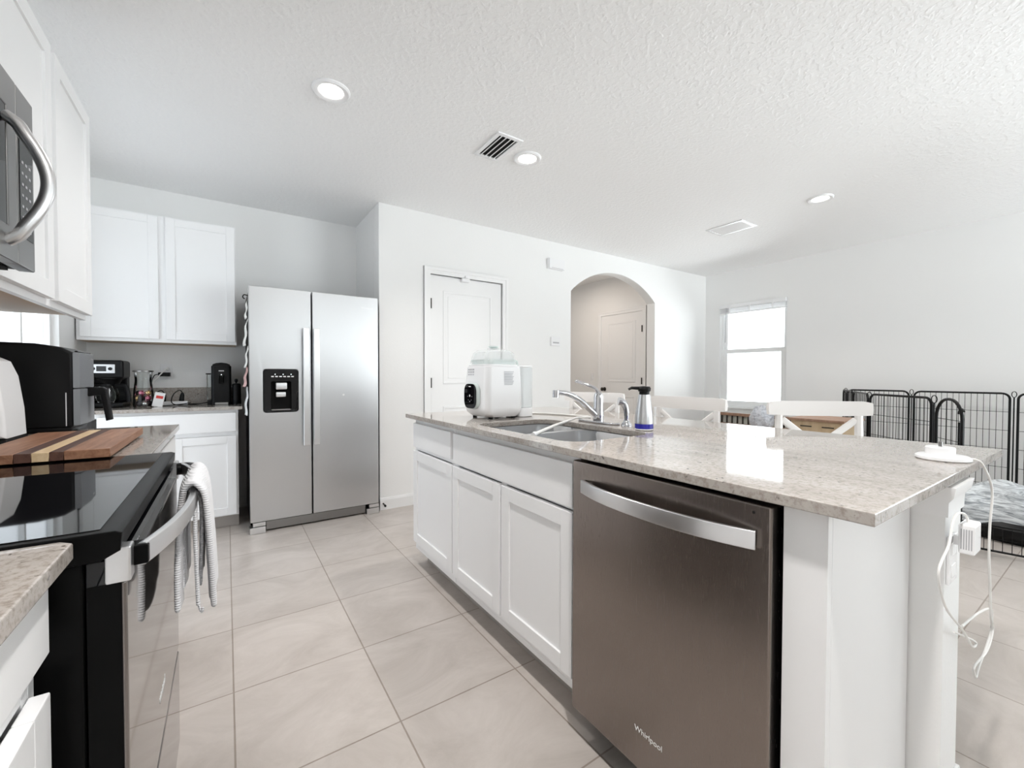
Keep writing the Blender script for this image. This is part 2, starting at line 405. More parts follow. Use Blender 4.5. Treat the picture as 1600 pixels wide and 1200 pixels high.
# ------------------------------------------------------------------ room shell
XL, XR, YB, YK, XA, T = -.855, 5.853, 3.616, 4.359, 1.073, .13
HX, HY = 4.76, 7.0
struct('floor', MB().box((XL-T,REAR-T,-.1),(XR+T,HY+T,0)), 'tile')
struct('ceiling', MB().box((XL-T,REAR-T,CEIL),(XR+T,HY+T,CEIL+.1)), 'ceil')
struct('wall_left', MB().plate([(REAR-T,0),(LP[0],0),(LP[0],LP[3]),(LP[1],LP[3]),(LP[1],0),(YK+T,0),(YK+T,CEIL),(REAR-T,CEIL)],[],'yz',XL-T,XL), 'wall')
struct('wall_back', MB().box((XL,YK,0),(XA+T,YK+T,CEIL)), 'wall')
struct('wall_alcove', MB().box((XA,YB+T,0),(XA+T,YK,CEIL)), 'wall')
AC, AH, AR, AS = 3.9575, .7325, .287, 2.105
RAD = (AH*AH+AR*AR)/(2*AR)
arch = []
a0 = math.asin(AH/RAD)
for k in range(33):
    a = -a0+2*a0*k/32; arch.append((AC+RAD*math.sin(a), AS+AR-RAD+RAD*math.cos(a)))
D0, D1, DZ = 1.528, 2.312, 2.075
poly = [(XA,0),(D0,0),(D0,DZ),(D1,DZ),(D1,0),(AC-AH,0)] + arch + [(AC+AH,0),(XR,0),(XR,CEIL),(XA,CEIL)]
struct('wall_middle', MB().prism(poly,'xz',YB,YB+T,.004,1), 'wall')
struct('wall_hall_right', MB().box((HX,YB+T,0),(HX+T,HY,CEIL)), 'hallwall')
struct('wall_hall_left', MB().box((AC-AH-.25-T,YB+T,0),(AC-AH-.25,HY,CEIL)), 'hallwall')
struct('wall_hall_end', MB().box((AC-AH-.25-T,HY,0),(HX+T,HY+T,CEIL)), 'hallwall')
WY0, WY1, WZ0, WZ1 = 2.525, 3.40, .72, 2.145
struct('wall_right', MB().plate([(REAR,0),(SP[0],0),(SP[0],SP[3]),(SP[1],SP[3]),(SP[1],0),(YB+T,0),(YB+T,CEIL),(REAR,CEIL)], [[(WY0,WZ0),(WY1,WZ0),(WY1,WZ1),(WY0,WZ1)]], 'yz', XR, XR+T), 'wall')
o = RP
struct('wall_rear', MB().plate([(XL,0),(o[1][0],0),(o[1][0],o[1][3]),(o[1][1],o[1][3]),(o[1][1],0),(XR,0),(XR,CEIL),(XL,CEIL)],
       [[(o[0][0],o[0][2]),(o[0][1],o[0][2]),(o[0][1],o[0][3]),(o[0][0],o[0][3])]], 'xz', REAR-T, REAR), 'wall')
def baseboard(name, a, b, n):                               # a,b on the wall line, n into the room
    a, b, n = Vector((*a,0)), Vector((*b,0)), Vector((*n,0)); mb = MB()
    prof = [(0,0),(.014,0),(.014,.075),(.009,.088),(.007,.1),(0,.1)]
    A = [mb.bm.verts.new(a+n*d+Vector((0,0,z))) for d,z in prof]; B = [mb.bm.verts.new(b+n*d+Vector((0,0,z))) for d,z in prof]
    k = len(prof)
    for i in range(k): mb.bm.faces.new((A[i],A[(i+1)%k],B[(i+1)%k],B[i]))
    mb.bm.faces.new(A[::-1]); mb.bm.faces.new(B)
    return struct(name, mb, 'trim')
baseboard('baseboard_middle', (XA,YB), (1.465,YB), (0,-1))
baseboard('baseboard_middle_centre', (2.375,YB), (AC-AH,YB), (0,-1))
baseboard('baseboard_middle_right', (AC+AH,YB), (XR,YB), (0,-1))
baseboard('baseboard_right', (XR,SP[1]+.02), (XR,YB-.014), (-1,0))
baseboard('baseboard_hall', (HX,YB+T), (HX,3.80), (-1,0))

# panelled doors
def casing(parent, plane, sg, f, u0, u1, z1, w=.062, th=.016):
    d0, d1 = f, f+sg*th
    lo, hi = min(d0,d1), max(d0,d1)
    mb = MB()
    mb.prism([(u0-w,0),(u0,0),(u0,z1),(u1,z1),(u1,0),(u1+w,0),(u1+w,z1+w),(u0-w,z1+w)], plane, lo, hi, .004)
    lo2, hi2 = (lo, hi+.006) if sg > 0 else (lo-.006, hi)
    w2 = w*.45
    mb.prism([(u0-w,0),(u0-w+w2,0),(u0-w+w2,z1+w-w2),(u1+w-w2,z1+w-w2),(u1+w-w2,0),(u1+w,0),(u1+w,z1+w),(u0-w,z1+w)], plane, lo2, hi2, .004)
    return mb.build('casing','trim',parent)
def door_slab(parent, plane, sg, f, u0, u1, z0, z1, panels, th=.035):
    """leaf with raised and fielded panels; f is the visible face"""
    d = sorted((f, f-sg*th)); mb = MB()
    mb.prism([(u0,z0),(u1,z0),(u1,z1),(u0,z1)], plane, *d, .002)
    for (a,b,c,e) in panels:
        for off, w, hgt in ((0,.022,.006),(.05,.0,.004)):
            o_ = [(a+off,c+off),(b-off,c+off),(b-off,e-off),(a+off,e-off)]
            dd = sorted((f-sg*.001, f+sg*hgt))
            if w:
                i_ = [(a+w,c+w),(b-w,c+w),(b-w,e-w),(a+w,e-w)]
                mb.plate(o_, [i_], plane, *dd, .0045)
            else: mb.prism(o_, plane, *dd, .003)
    return mb.build('door_leaf','trim',parent)
d1 = thing('door_1','white two-panel door with casing in the wall beside the fridge','door',(1.92,YB,0),kind='structure')
casing(d1,'xz',-1,YB,D0+.006,D1-.006,DZ-.008)
door_slab(d1,'xz',-1,YB+.012,D0+.012,D1-.012,.01,DZ-.014,[(1.665,2.19,1.07,1.93),(1.665,2.19,.2,.86)])
bx('jamb','trim',d1,(D0+.001,YB+.052,.002),(D1-.001,YB+.125,DZ-.001))  # solid slab added behind the leaf to stop outside light leaking past it
for z in (1.80,1.08,.3): tb('hinge','bronze',d1,[(D0+.012,YB-.006,z-.045),(D0+.012,YB-.006,z+.045)],.0075,8)
mb = MB(); mb.lathe([(0,0),(.03,0),(.03,.006),(.012,.012),(.012,.035),(.026,.045),(.028,.06),(.018,.07),(0,.072)],(D1-.075,YB+.012,.95),20,rot=Matrix.Rotation(math.radians(90),3,'X')); mb.build('knob','bronze',d1)
cs = thing('door_sensor','small white contact sensor at the top of the door beside the fridge','sensor',(1.88,YB,2.03))
bx('sensor_body','wplastic',cs,(1.845,YB-.03,2.03),(1.925,YB+.01,2.063),.004)
bx('magnet','wplastic',cs,(1.875,YB-.04,2.066),(1.905,YB-.0225,2.088),.003)
d2 = thing('door_2','beige-lit two-panel door in the hallway seen through the arch','door',(HX,4.25,0),kind='structure')
casing(d2,'yz',-1,HX,3.862,4.642,2.05)
door_slab(d2,'yz',-1,HX-.003,3.868,4.636,.01,2.044,[(3.985,4.51,1.06,1.93),(3.985,4.51,.2,.86)])
for z in (1.80,1.08): tb('hinge','bronze',d2,[(HX-.022,3.862,z-.045),(HX-.022,3.862,z+.045)],.0085,8)
mb = MB(); mb.lathe([(0,0),(.03,0),(.03,.006),(.012,.012),(.012,.035),(.026,.045),(.028,.06),(.018,.07),(0,.072)],(HX-.004,4.565,.95),20,rot=Matrix.Rotation(math.radians(-90),3,'Y')); mb.build('knob','bronze',d2)
d3 = thing('door_3','white framed glazed door in the left wall behind the air fryer','door',(XL,3.2,0),kind='structure')
def rc(a,b,c,d): return [(a,c),(b,c),(b,d),(a,d)]
MB().plate(rc(*LP),[rc(LP[0]+.04,LP[1]-.04,LP[2]+.04,LP[3]-.04)],'yz',XL-.09,XL-.03,.003).build('door_frame','pvc',d3)
bx('mullion','pvc',d3,(XL-.085,3.278,LP[2]+.04),(XL-.035,3.302,LP[3]-.04),.003)
for a,b in ((LP[0]+.04,3.28),(3.30,LP[1]-.04)): bx('pane','frosted',d3,(XL-.063,a,LP[2]+.04),(XL-.057,b,LP[3]-.04))
# windows
w1 = thing('window_1','white single-hung window with raised blind in the right wall','window',(XR,(WY0+WY1)/2,WZ0),kind='structure')
def sash(name, x0, x1, y0, y1, z0, z1, w, par):
    MB().plate([(y0,z0),(y1,z0),(y1,z1),(y0,z1)], [[(y0+w,z0+w),(y1-w,z0+w),(y1-w,z1-w),(y0+w,z1-w)]], 'yz', x0, x1, .003).build(name,'pvc',par)
sash('window_frame', XR+.05, XR+T, WY0, WY1, WZ0, WZ1, .03, w1)
sash('upper_sash', XR+.09, XR+.115, WY0+.03, WY1-.03, 1.465, WZ1-.03, .035, w1)
sash('lower_sash', XR+.052, XR+.086, WY0+.03, WY1-.03, WZ0+.03, 1.525, .055, w1)
for nm,x,z0,z1 in (('pane',XR+.102,1.5,WZ1-.06),('pane',XR+.074,WZ0+.065,1.475)):
    bx(nm,'pane',w1,(x-.002,WY0+.06,z0),(x+.002,WY1-.06,z1))
bx('sill','trim',w1,(XR-.035,WY0-.04,WZ0-.02),(XR+.05,WY1+.04,WZ0+.002),.006)
bl = thing('window_blind','white slatted blind drawn up to the top of the window','blind',(XR,2.96,2.02))
bx('headrail','wplastic',bl,(XR-.03,WY0+.004,2.095),(XR+.02,WY1-.004,2.142),.003)
mb = MB()
for k in range(9): mb.box((XR-.024,WY0+.01,2.035+k*.0066),(XR+.018,WY1-.01,2.0385+k*.0066))
mb.build('slat_stack',M['grey'] if False else 'wplastic',bl)
bx('bottom_rail','wplastic',bl,(XR-.026,WY0+.008,2.012),(XR+.02,WY1-.008,2.032),.003)
tb('wand','grey',bl,[(XR-.034,3.29,2.1),(XR-.036,3.295,1.85),(XR-.034,3.30,1.62)],.005,8)
for y in (2.68,2.97,3.24): bx('ladder_tape','wplastic',bl,(XR-.0355,y-.012,2.02),(XR-.0305,y+.012,2.135),.002)
def rear(idx, x0,x1,z0,z1, n, label, kind):
    w = thing(f'{kind}_{idx}', label, kind, ((x0+x1)/2,REAR,z0), kind='structure')
    MB().plate([(x0,z0),(x1,z0),(x1,z1),(x0,z1)], [[(x0+.05,z0+.05),(x1-.05,z0+.05),(x1-.05,z1-.05),(x0+.05,z1-.05)]],'xz',REAR-.1,REAR-.04,.003).build('window_frame' if kind=='window' else 'door_frame','pvc',w)
    for k in range(1,n):
        x = x0+(x1-x0)*k/n; bx('mullion','pvc',w,(x-.04,REAR-.1,z0+.05),(x+.04,REAR-.045,z1-.05),.003)
    for k in range(n):
        a = x0+(x1-x0)*k/n; b = x0+(x1-x0)*(k+1)/n
        bx('pane','pane',w,(a+.045,REAR-.072,z0+.05),(b-.045,REAR-.068,z1-.05))
rear(2,*RP[0],3,'wide white window in the rear wall behind the camera','window')
rear(4,*RP[1],2,'white framed sliding glass door in the rear wall','door')

w = thing('door_5','unseen sliding glass door added in the right wall as a light source','door',(XR,(SP[0]+SP[1])/2,0),kind='structure')
def rect(a,b,c,d): return [(a,c),(b,c),(b,d),(a,d)]
MB().plate(rect(*SP),[rect(SP[0]+.05,SP[1]-.05,SP[2]+.05,SP[3]-.05)],'yz',XR+.04,XR+.1,.003).build('door_frame','pvc',w)
ym = (SP[0]+SP[1])/2; bx('mullion','pvc',w,(XR+.045,ym-.04,SP[2]+.05),(XR+.1,ym+.04,SP[3]-.05),.003)
for a,b in ((SP[0]+.05,ym-.045),(ym+.045,SP[1]-.05)): bx('pane','pane',w,(XR+.068,a,SP[2]+.05),(XR+.072,b,SP[3]-.05))

# ------------------------------------------------------------------ ceiling fixtures
LAMP_W = 8
LIGHTS = [((.458,2.350),'round recessed ceiling light nearest the wall cabinets'),((1.688,2.335),'round recessed ceiling light right beside the open-slat air vent'),((4.05,1.51),'round recessed ceiling light farthest right above the living area'),((.458,.15),'unseen fill downlight added over the near end of the kitchen aisle, behind the camera'),((3.9,4.6),'unseen fill downlight added in the hallway beyond the arch'),((4.05,-1.3),'unseen fill downlight added over the living area, behind the camera')]  # last three are unseen, added to brighten the aisle, hallway and living area
for (x,y),lb in LIGHTS:
    t = thing('ceiling_light', lb, 'ceiling light', (x,y,CEIL), 'recessed ceiling lights')
    MB().lathe([(.058,-.004),(.066,-.010),(.084,-.012),(.092,-.006),(.093,0),(.058,0)],(x,y,CEIL),40).build('trim_ring','wplastic',t)
    MB().lathe([(0,-.006),(.058,-.006),(.058,-.001),(0,-.001)],(x,y,CEIL),32).build('lens','lamp',t)
    ld = bpy.data.lights.new('downlight','AREA'); ld.shape='DISK'; ld.size=.11; ld.spread=math.radians(130 if y < 4 else 175); ld.energy=8 if y > 4 else 19 if (x < 1 and y < 1) else LAMP_W; ld.color=(1,.975,.95) if y < 4 else (1,.87,.76)
    lo = bpy.data.objects.new('downlight',ld); lo.location=(0,0,-.016); lo.parent=t; COL.objects.link(lo)
def vent(x0,x1,y0,y1,lb,n,sw,tilt):
    t = thing('ceiling_vent', lb, 'vent', ((x0+x1)/2,(y0+y1)/2,CEIL), 'ceiling air vents'); f=.026; z=CEIL
    MB().plate([(x0,y0),(x1,y0),(x1,y1),(x0,y1)],[[(x0+f,y0+f),(x1-f,y0+f),(x1-f,y1-f),(x0+f,y1-f)]],'xy',z-.010,z,.003).build('frame','wplastic',t)
    bx('duct_opening','matt',t,(x0+f-.003,y0+f-.003,z-.0015),(x1-f+.003,y1-f+.003,z-.0005))  # flat black sheet, its colour stands in for the shade inside the duct
    for k in range(n):
        x = x0+f+(x1-x0-2*f)*(k+.5)/n
        MB().box((x-sw,y0+f-.004,z-.0075),(x+sw,y1-f+.004,z-.0060),0,rot=Matrix.Rotation(math.radians(tilt),3,'Y')).build('slat','wplastic',t)
vent(1.358,1.540,2.172,2.480,'white ceiling air vent with dark open slots beside the middle ceiling light',4,.0085,-28)
vent(3.985,4.262,2.112,2.475,'white ceiling air vent with closed grey louvres near the far right corner',5,.0165,12)

# ------------------------------------------------------------------ wall devices
def plate_y(name,label,catg,x0,x1,z0,z1,y,th=.03):
    t = thing(name,label,catg,((x0+x1)/2,y,z0)); bx('cover','wplastic',t,(x0,y-th,z0),(x1,y,z1),.004); return t
t = plate_y('door_chime','white door chime box high on the wall left of the arch','chime',2.875,3.085,2.30,2.41,YB,.055)
bx('speaker_grille','grey',t,(2.90,YB-.0555,2.305),(3.06,YB-.0545,2.309))
t = plate_y('thermostat','small white thermostat on the wall between door and arch','thermostat',2.925,3.05,1.475,1.57,YB,.025)
bx('display','grey',t,(2.945,YB-.0262,1.5),(3.03,YB-.0248,1.515))
t = thing('light_switch','light switch plate on the hallway wall left of the hall door','switch',(HX,4.84,1.08))
bx('cover','wplastic',t,(HX-.006,4.80,1.08),(HX,4.875,1.195),.002); bx('rocker','wplastic',t,(HX-.011,4.822,1.105),(HX-.006,4.853,1.17),.002)
t = thing('door_stop','small dark spring door stop on the baseboard right of the fridge','door stop',(1.095,YB-.014,.055))
tb('spring','bronze',t,[(1.10,YB-.0145,.055),(1.10,YB-.06,.05)],.006,8); tb('tip','bplastic',t,[(1.10,YB-.06,.05),(1.10,YB-.075,.048)],.009,8)

# ------------------------------------------------------------------ wall cabinets
def wall_cab_left():
    f, z0, z1 = -.50, 1.378, 2.262; y0, y1 = 1.58, 2.545
    t = thing('wall_cabinet','white wall cabinet right of the microwave, cut by the left edge of the photo','cabinet',(-.68,(y0+y1)/2,z0))
    mb = MB(); mb.box((XL+.002,y0,z0+.03),(f-.02,y1,z1)); mb.build('body','cab',t)
    bx('underside','raw',t,(XL+.004,y0+.004,z0+.018),(f-.024,y1-.004,z0+.03))
    mb = MB(); mb.box((f-.02,y0,z0),(f-.001,y1,z0+.05),.001); mb.box((f-.02,y0,z1-.03),(f-.001,y1,z1),.001)
    for a in (y0,2.055,y1-.05): mb.box((f-.02,a,z0+.05),(f-.001,a+.05,z1-.03),.001)
    mb.build('face_frame','cab',t)
    shaker(t,'x',f,1,1.60,2.065,1.40,2.25); shaker(t,'x',f,1,2.105,2.55,1.40,2.25)
wall_cab_left()
def wall_cab_back():
    f, z0, z1 = 4.05, 1.385, 2.315; x0, x1 = -.845, .07
    t = thing('wall_cabinet','white double-door wall cabinet left of the fridge','cabinet',((x0+x1)/2,4.2,z0))
    bx('body','cab',t,(x0,f+.021,z0+.012),(x1,YK-.002,z1)); bx('underside','raw',t,(x0+.004,f+.024,z0),(x1-.004,YK-.004,z0+.0115))
    mb = MB(); mb.box((x0,f+.001,z0),(x1,f+.02,z0+.045),.001); mb.box((x0,f+.001,z1-.03),(x1,f+.02,z1),.001)
    for a,b in ((x0,x0+.04),(-.41,-.36),(x1-.04,x1)): mb.box((a,f+.001,z0+.045),(b,f+.02,z1-.03),.001)
    mb.build('face_frame','cab',t)
    shaker(t,'y',f,-1,-.825,-.408,1.408,2.303); shaker(t,'y',f,-1,-.366,.061,1.408,2.303)
wall_cab_back()

# ------------------------------------------------------------------ base cabinets and worktops on the left and back walls
def carcass(t, x0,x1,y0,y1,z1, front, toe=.07, tk='cab'):
    """hollow box with a recessed toe kick; front is '+x','-x','-y'"""
    mb = MB(); w=.018
    if front in ('+x','-x'):
        s = 1 if front=='+x' else -1; xf, xb = (x1,x0) if s>0 else (x0,x1)
        mb.box((x0,y0,.1),(x1,y0+w,z1)); mb.box((x0,y1-w,.1),(x1,y1,z1)); mb.box((x0,y0+w,.1),(x1,y1-w,.1+w)); mb.box((xb,y0+w,.1+w),(xb+s*.008,y1-w,z1))
        mb.build('body','cab',t)
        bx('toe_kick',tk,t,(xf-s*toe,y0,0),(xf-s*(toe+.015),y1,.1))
    else:
        mb.box((x0,y0,.1),(x0+w,y1,z1)); mb.box((x1-w,y0,.1),(x1,y1,z1)); mb.box((x0+w,y0,.1),(x1-w,y1,.1+w)); mb.box((x0+w,y1-.008,.1+w),(x1-w,y1,z1))
        mb.build('body','cab',t); bx('toe_kick',tk,t,(x0,y0+toe,0),(x1,y0+toe+.015,.1))
def frame(t, ax, f, sg, u0,u1,z0,z1, rails, stiles):
    mb = MB()
    fb(mb,ax,f,u0,u1,z0,z0+.04,-sg*.018,-sg*.0005); fb(mb,ax,f,u0,u1,z1-.03,z1,-sg*.018,-sg*.0005)
    for a,b in stiles: fb(mb,ax,f,a,b,z0+.04,z1-.03,-sg*.018,-sg*.0005)
    for a,b in rails: fb(mb,ax,f,u0+.03,u1-.03,a,b,-sg*.0175,-sg*.0008)
    mb.build('face_frame','cab',t)
ZW = .920                                                  # left worktop height
t = thing('base_cabinet','white base cabinet with drawer in the left foreground','cabinet',(-.5,.1,0))
carcass(t,XL+.002,-.212,-.62,.80,ZW-.026,'+x'); frame(t,'x',-.212,1,-.62,.80,.1,ZW-.026,[(.74,.78)],[(-.62,-.58),(.07,.11),(.76,.80)])
for a,b in ((-.60,.07),(.11,.782)): slab(t,'x',-.212,1,a,b,.785,.878); shaker(t,'x',-.212,1,a,b,.13,.735)
t = thing('base_cabinet','white base cabinet behind the range, under the cutting board','cabinet',(-.5,2.0,0))
carcass(t,XL+.002,-.212,1.585,2.43,ZW-.026,'+x'); frame(t,'x',-.212,1,1.585,2.43,.1,ZW-.026,[(.71,.74)],[(1.585,1.62),(1.99,2.03),(2.39,2.43)])
for a,b in ((1.60,2.0),(2.02,2.415)): slab(t,'x',-.212,1,a,b,.745,.875); shaker(t,'x',-.212,1,a,b,.13,.705)
def worktop(label,pts,z0,z1):
    return tag(MB().prism(pts,'xy',z0,z1,.003).build('worktop','granite'),label,'worktop')
worktop('beige granite worktop corner in the left foreground',[(XL+.001,-.62),(-.185,-.62),(-.172,-.607),(-.172,.794),(-.186,.808),(XL+.001,.808)],ZW-.024,ZW)
worktop('beige granite worktop under the air fryer and cutting board',[(XL+.001,1.578),(-.18,1.578),(-.18,2.452),(XL+.001,2.452)],ZW-.024,ZW)
t = thing('base_cabinet','white base cabinet left of the fridge, under the coffee machines','cabinet',(-.4,4.0,0))
carcass(t,XL+.002,.07,3.79,YK-.002,.888,'-y',.07,'toe'); frame(t,'y',3.79,-1,XL+.002,.07,.1,.888,[(.70,.728)],[(XL+.002,XL+.04),(-.33,-.30),(.03,.07)])
slab(t,'y',3.79,-1,-.70,.056,.728,.868); shaker(t,'y',3.79,-1,-.318,.056,.109,.698); shaker(t,'y',3.79,-1,-.70,-.326,.109,.698)
bt = worktop('speckled granite worktop left of the fridge holding the coffee machines',[(XL+.001,3.755),(.095,3.755),(.095,YK-.001),(XL+.001,YK-.001)],.890,.914)
tag(MB().box((XL+.002,YK-.021,.9141),(.095,YK-.001,1.045),.002).build('backsplash','granite'),'low granite backsplash strip on the wall behind the coffee machines','backsplash')

# ------------------------------------------------------------------ range
rg = thing('range','black freestanding electric range with glass cooktop and mirror oven door','range',(-.45,1.19,0))
RY0, RY1 = .814, 1.572
mb = MB(); mb.box((XL+.02,RY0+.004,.03),(-.168,RY1-.004,.90),.004)
mb.box((XL+.02,RY0+.03,0),(-.23,RY1-.03,.03)); mb.build('body','black',rg)
mb = MB(); mb.prism([(XL+.02,.880),(-.150,.880),(-.128,.892),(-.126,.918),(-.134,.9215),(XL+.02,.9215)],'xz',RY0,RY1,.003); mb.build('cooktop_rim','black',rg)
ck = bx('cooktop','bglass',rg,(-.78,RY0+.016,.9215),(-.152,RY1-.016,.9228),.001)
mb = MB(); mb.prism([(-.166,.879),(-.141,.879),(-.1335,.868),(-.118,.902),(-.126,.9),(-.150,.8795)] if False else [(-.166,.80),(-.140,.80),(-.1285,.879),(-.166,.879)],'xz',RY0+.006,RY1-.006,.002); mb.build('control_panel','bglass',rg)
for k in range(18): bx('touch_key','grey',rg,(-.1318-.0,.905+k*.012,.856),(-.1308,.909+k*.012,.858)) if k<8 else None
od = MB().box((-.164,RY0+.006,.352),(-.1225,RY1-.006,.845),.004).build('oven_door',['mirrorglass'],rg)
bx('door_edge','black',od,(-.165,RY0+.0045,.352),(-.128,RY0+.0062,.845))
for y0,y1 in ((RY0+.002,RY0+.030),(RY1-.030,RY1-.002)): bx('end_cap','hsteel',od,(-.146,y0,.845),(-.117,y1,.896),.003)
bx('top_band','dsteel',od,(-.162,RY0+.03,.8455),(-.1225,RY1-.03,.8505))
mb = MB(); pts = []
for k in range(33):
    s = k/32; y = .842+(1.548-.842)*s
    x = -.108+.046*(1-abs(2*s-1)**2.6)
    pts.append((x,y,.874))
def strap(mb, pts, h, th, nrm=Vector((1,0,0))):            # flat bar on edge following pts
    P=[Vector(p) for p in pts]; secs=[]
    for i,p in enumerate(P):
        t=(P[min(i+1,len(P)-1)]-P[max(i-1,0)]).normalized(); n=t.cross(Vector((0,0,1))).normalized()
        if n.dot(nrm)<0: n=-n
        r=.2*th
        q=[(-th/2,-h/2+r),(-th/2+r,-h/2),(th/2-r,-h/2),(th/2,-h/2+r),(th/2,h/2-r),(th/2-r,h/2),(-th/2+r,h/2),(-th/2,h/2-r)]
        secs.append([mb.bm.verts.new(p+n*a+Vector((0,0,b))) for a,b in q])
    m=len(secs[0])
    for A,B in zip(secs,secs[1:]):
        for k in range(m): mb.bm.faces.new((A[k],A[(k+1)%m],B[(k+1)%m],B[k]))
    mb.bm.faces.new(secs[0]); mb.bm.faces.new(secs[-1][::-1]); mb._fin(); return mb
strap(mb,pts,.034,.012).build('handle','hsteel',od,ang=50)
bx('handle_post','black',od,(-.124,.836,.859),(-.100,.866,.889),.003)
tb('handle_post','black',od,cat([(-.122,1.545,.874),(-.100,1.548,.874),(-.084,1.530,.874),(-.074,1.49,.874)],5),.017,14)
txt('Whirlpool',od,(-.1222,1.19,.455),'+x',.022,'white')
bx('storage_drawer','mirrorglass',rg,(-.164,RY0+.006,.075),(-.1225,RY1-.006,.338),.004)
bx('toe_panel','matt',rg,(-.2,RY0+.02,.0),(-.19,RY1-.02,.075))

# towel over the oven handle
tw = thing('dish_towel','pale grey ribbed dish towel hanging over the oven door handle','towel',(-.06,1.29,.60))
def towel(name, prof, y0, y1, yw, thick=.005, mat='towel'):
    n = len(prof); P = [Vector((p[0],0,p[1])) for p in prof]
    def fn(u, v):
        s = v*(n-1); i = min(int(s), n-2); p = P[i].lerp(P[i+1], s-i)
        y = y0+(y1-y0)*u; amp = yw*(1-(abs(v-.5)<.1)*.6)
        drop = 0
        x = p.x + amp*math.sin(u*9+v*2.0) ; z = p.z + drop + .006*math.sin(u*14)
        return Vector((x, y+.012*math.sin(v*7), z))
    mb = MB(); mb.grid(fn, 26, 48)
    o = mb.build(name, mat, tw, recalc=True)
    sm = o.modifiers.new('thickness','SOLIDIFY'); sm.thickness = thick; sm.offset = 0
    sb = o.modifiers.new('smooth','SUBSURF'); sb.levels = 1; sb.render_levels = 1
    return o
outer = cat([(-.093,.625,0),(-.094,.72,0),(-.090,.82,0),(-.084,.88,0),(-.066,.905,0),(-.047,.885,0),(-.040,.82,0),(-.034,.72,0),(-.030,.615,0)],6)
towel('towel_fold',[(p.x,p.y) for p in outer],1.16,1.40,.003,.012)
inner = cat([(-.084,.66,0),(-.085,.76,0),(-.080,.84,0),(-.064,.896,0),(-.052,.84,0),(-.052,.76,0),(-.055,.655,0)],6)
towel('inner_fold',[(p.x,p.y) for p in inner],1.20,1.38,.002,.006)
tb('hem','towel',tw,cat([(-.060,1.172,.86),(-.060,1.166,.78),(-.058,1.165,.70),(-.056,1.162,.635)],5),.004,8)
tb('hanging_loop','towel',tw,cat([(-.056,1.162,.637),(-.052,1.160,.622),(-.049,1.158,.62),(-.048,1.158,.628)],4),.0028,6)

# ------------------------------------------------------------------ microwave
mw = thing('microwave','dark stainless over-the-range microwave with curved bar handle','microwave',(-.62,1.2,1.401))
MF = -.40
bx('body','black',mw,(XL+.002,.815,1.405),(MF-.03,1.572,1.815),.004)
mb = MB(); mb.plate([(.815,1.402),(1.468,1.402),(1.468,1.818),(.815,1.818)],[[(.87,1.478),(1.418,1.478),(1.418,1.742),(.87,1.742)]],'yz',MF-.03,MF,.003); dd = mb.build('door','dsteel',mw)
bx('door_glass','bglass',dd,(MF-.02,.868,1.476),(MF-.002,1.42,1.744))
cp = MB().box((MF-.03,1.471,1.402),(MF,1.574,1.818),.003).build('control_panel','dsteel',mw)
bx('keypad','bglass',cp,(MF-.001,1.482,1.472),(MF+.0012,1.560,1.745))
for i in range(7):
    for j in range(3): bx('key','grey',cp,(MF+.0012,1.492+j*.022,1.49+i*.026),(MF+.0018,1.502+j*.022,1.496+i*.026))
hp = [(MF,1.405,1.44),(MF+.02,1.402,1.455)]+[(MF+.022+.045*math.sin(math.pi*k/16),1.40,1.46+.235*k/16) for k in range(1,16)]+[(MF+.02,1.402,1.70),(MF,1.405,1.715)]
tb('handle','hsteel',mw,cat(hp,3),(.013,.011),14,flat=(0,1,0))
bx('vent_grille','matt',mw,(MF-.16,.84,1.398),(MF-.04,1.55,1.405))

# ------------------------------------------------------------------ cutting board
cb = MB(); cb.box((-.402+.0,1.528,.9265),(-.372,2.064,.95),0); 
cb.bm.free()
cb = MB()
cuts = [(-.526,-.432,0),(-.432,-.402,1),(-.402,-.371,2),(-.371,-.345,1),(-.345,-.258,0)]
for a,b,m in cuts:
    cb.mi = m; cb.box((a,1.528,.9265),(b,2.064,.950),.0012,1)
ct = thing('cutting_board','walnut cutting board with a pale maple stripe beside the cooktop','cutting board',(-.39,1.8,.92))
b_ = cb.build('board',['walnut','dwood','maple'],ct)
mb = MB()
for x in (-.5,-.285):
    for y in (1.60,2.04): mb.cyl((x,y,.9201),(x,y,.9268),.008,seg=10)
mb.build('rubber_foot','bplastic',ct)

# ------------------------------------------------------------------ air fryer
af = thing('air_fryer','black basket air fryer with grey front on the left worktop','air fryer',(-.62,2.45,ZW))
bx('base','bplastic',af,(-.755,2.345,ZW),(-.505,2.575,ZW+.022),.008)
sec = [(-.785,.94),(-.500,.94),(-.497,1.232),(-.53,1.252),(-.60,1.264),(-.70,1.266),(-.785,1.262)]
mb = MB(); mb.prism(sec,'xz',2.335,2.585,.012,3); mb.build('body','bplastic',af)
fr = [(2.338,.0),(2.352,.016),(2.46,.022),(2.568,.016),(2.582,.0)]
def frontpiece(name, z0, z1, mat):
    mb = MB(); mb.prism([(-.4985+d,y) for y,d in fr],'xy',z0,z1,.003); return mb.build(name,mat,af)
frontpiece('front_cover',1.092,1.232,'gplastic'); bk = frontpiece('basket',.946,1.089,'gplastic')
bx('logo_plate','hsteel',af,(-.4785,2.50,1.208),(-.4772,2.525,1.214))
bx('display_slot','bglass',af,(-.4982,2.36,1.234),(-.489,2.56,1.240),.002)
mb = MB(); mb.prism([(-.485,1.055),(-.485,1.093),(-.432,1.093),(-.420,1.083),(-.405,.955),(-.424,.950),(-.440,1.058)],'xz',2.44,2.48,.006,3); mb.build('handle','bplastic',bk)
bx('seam_strip','hsteel',af,(-.5195,2.3338,.945),(-.5165,2.3352,1.075))  # thin pale steel strip down the near side

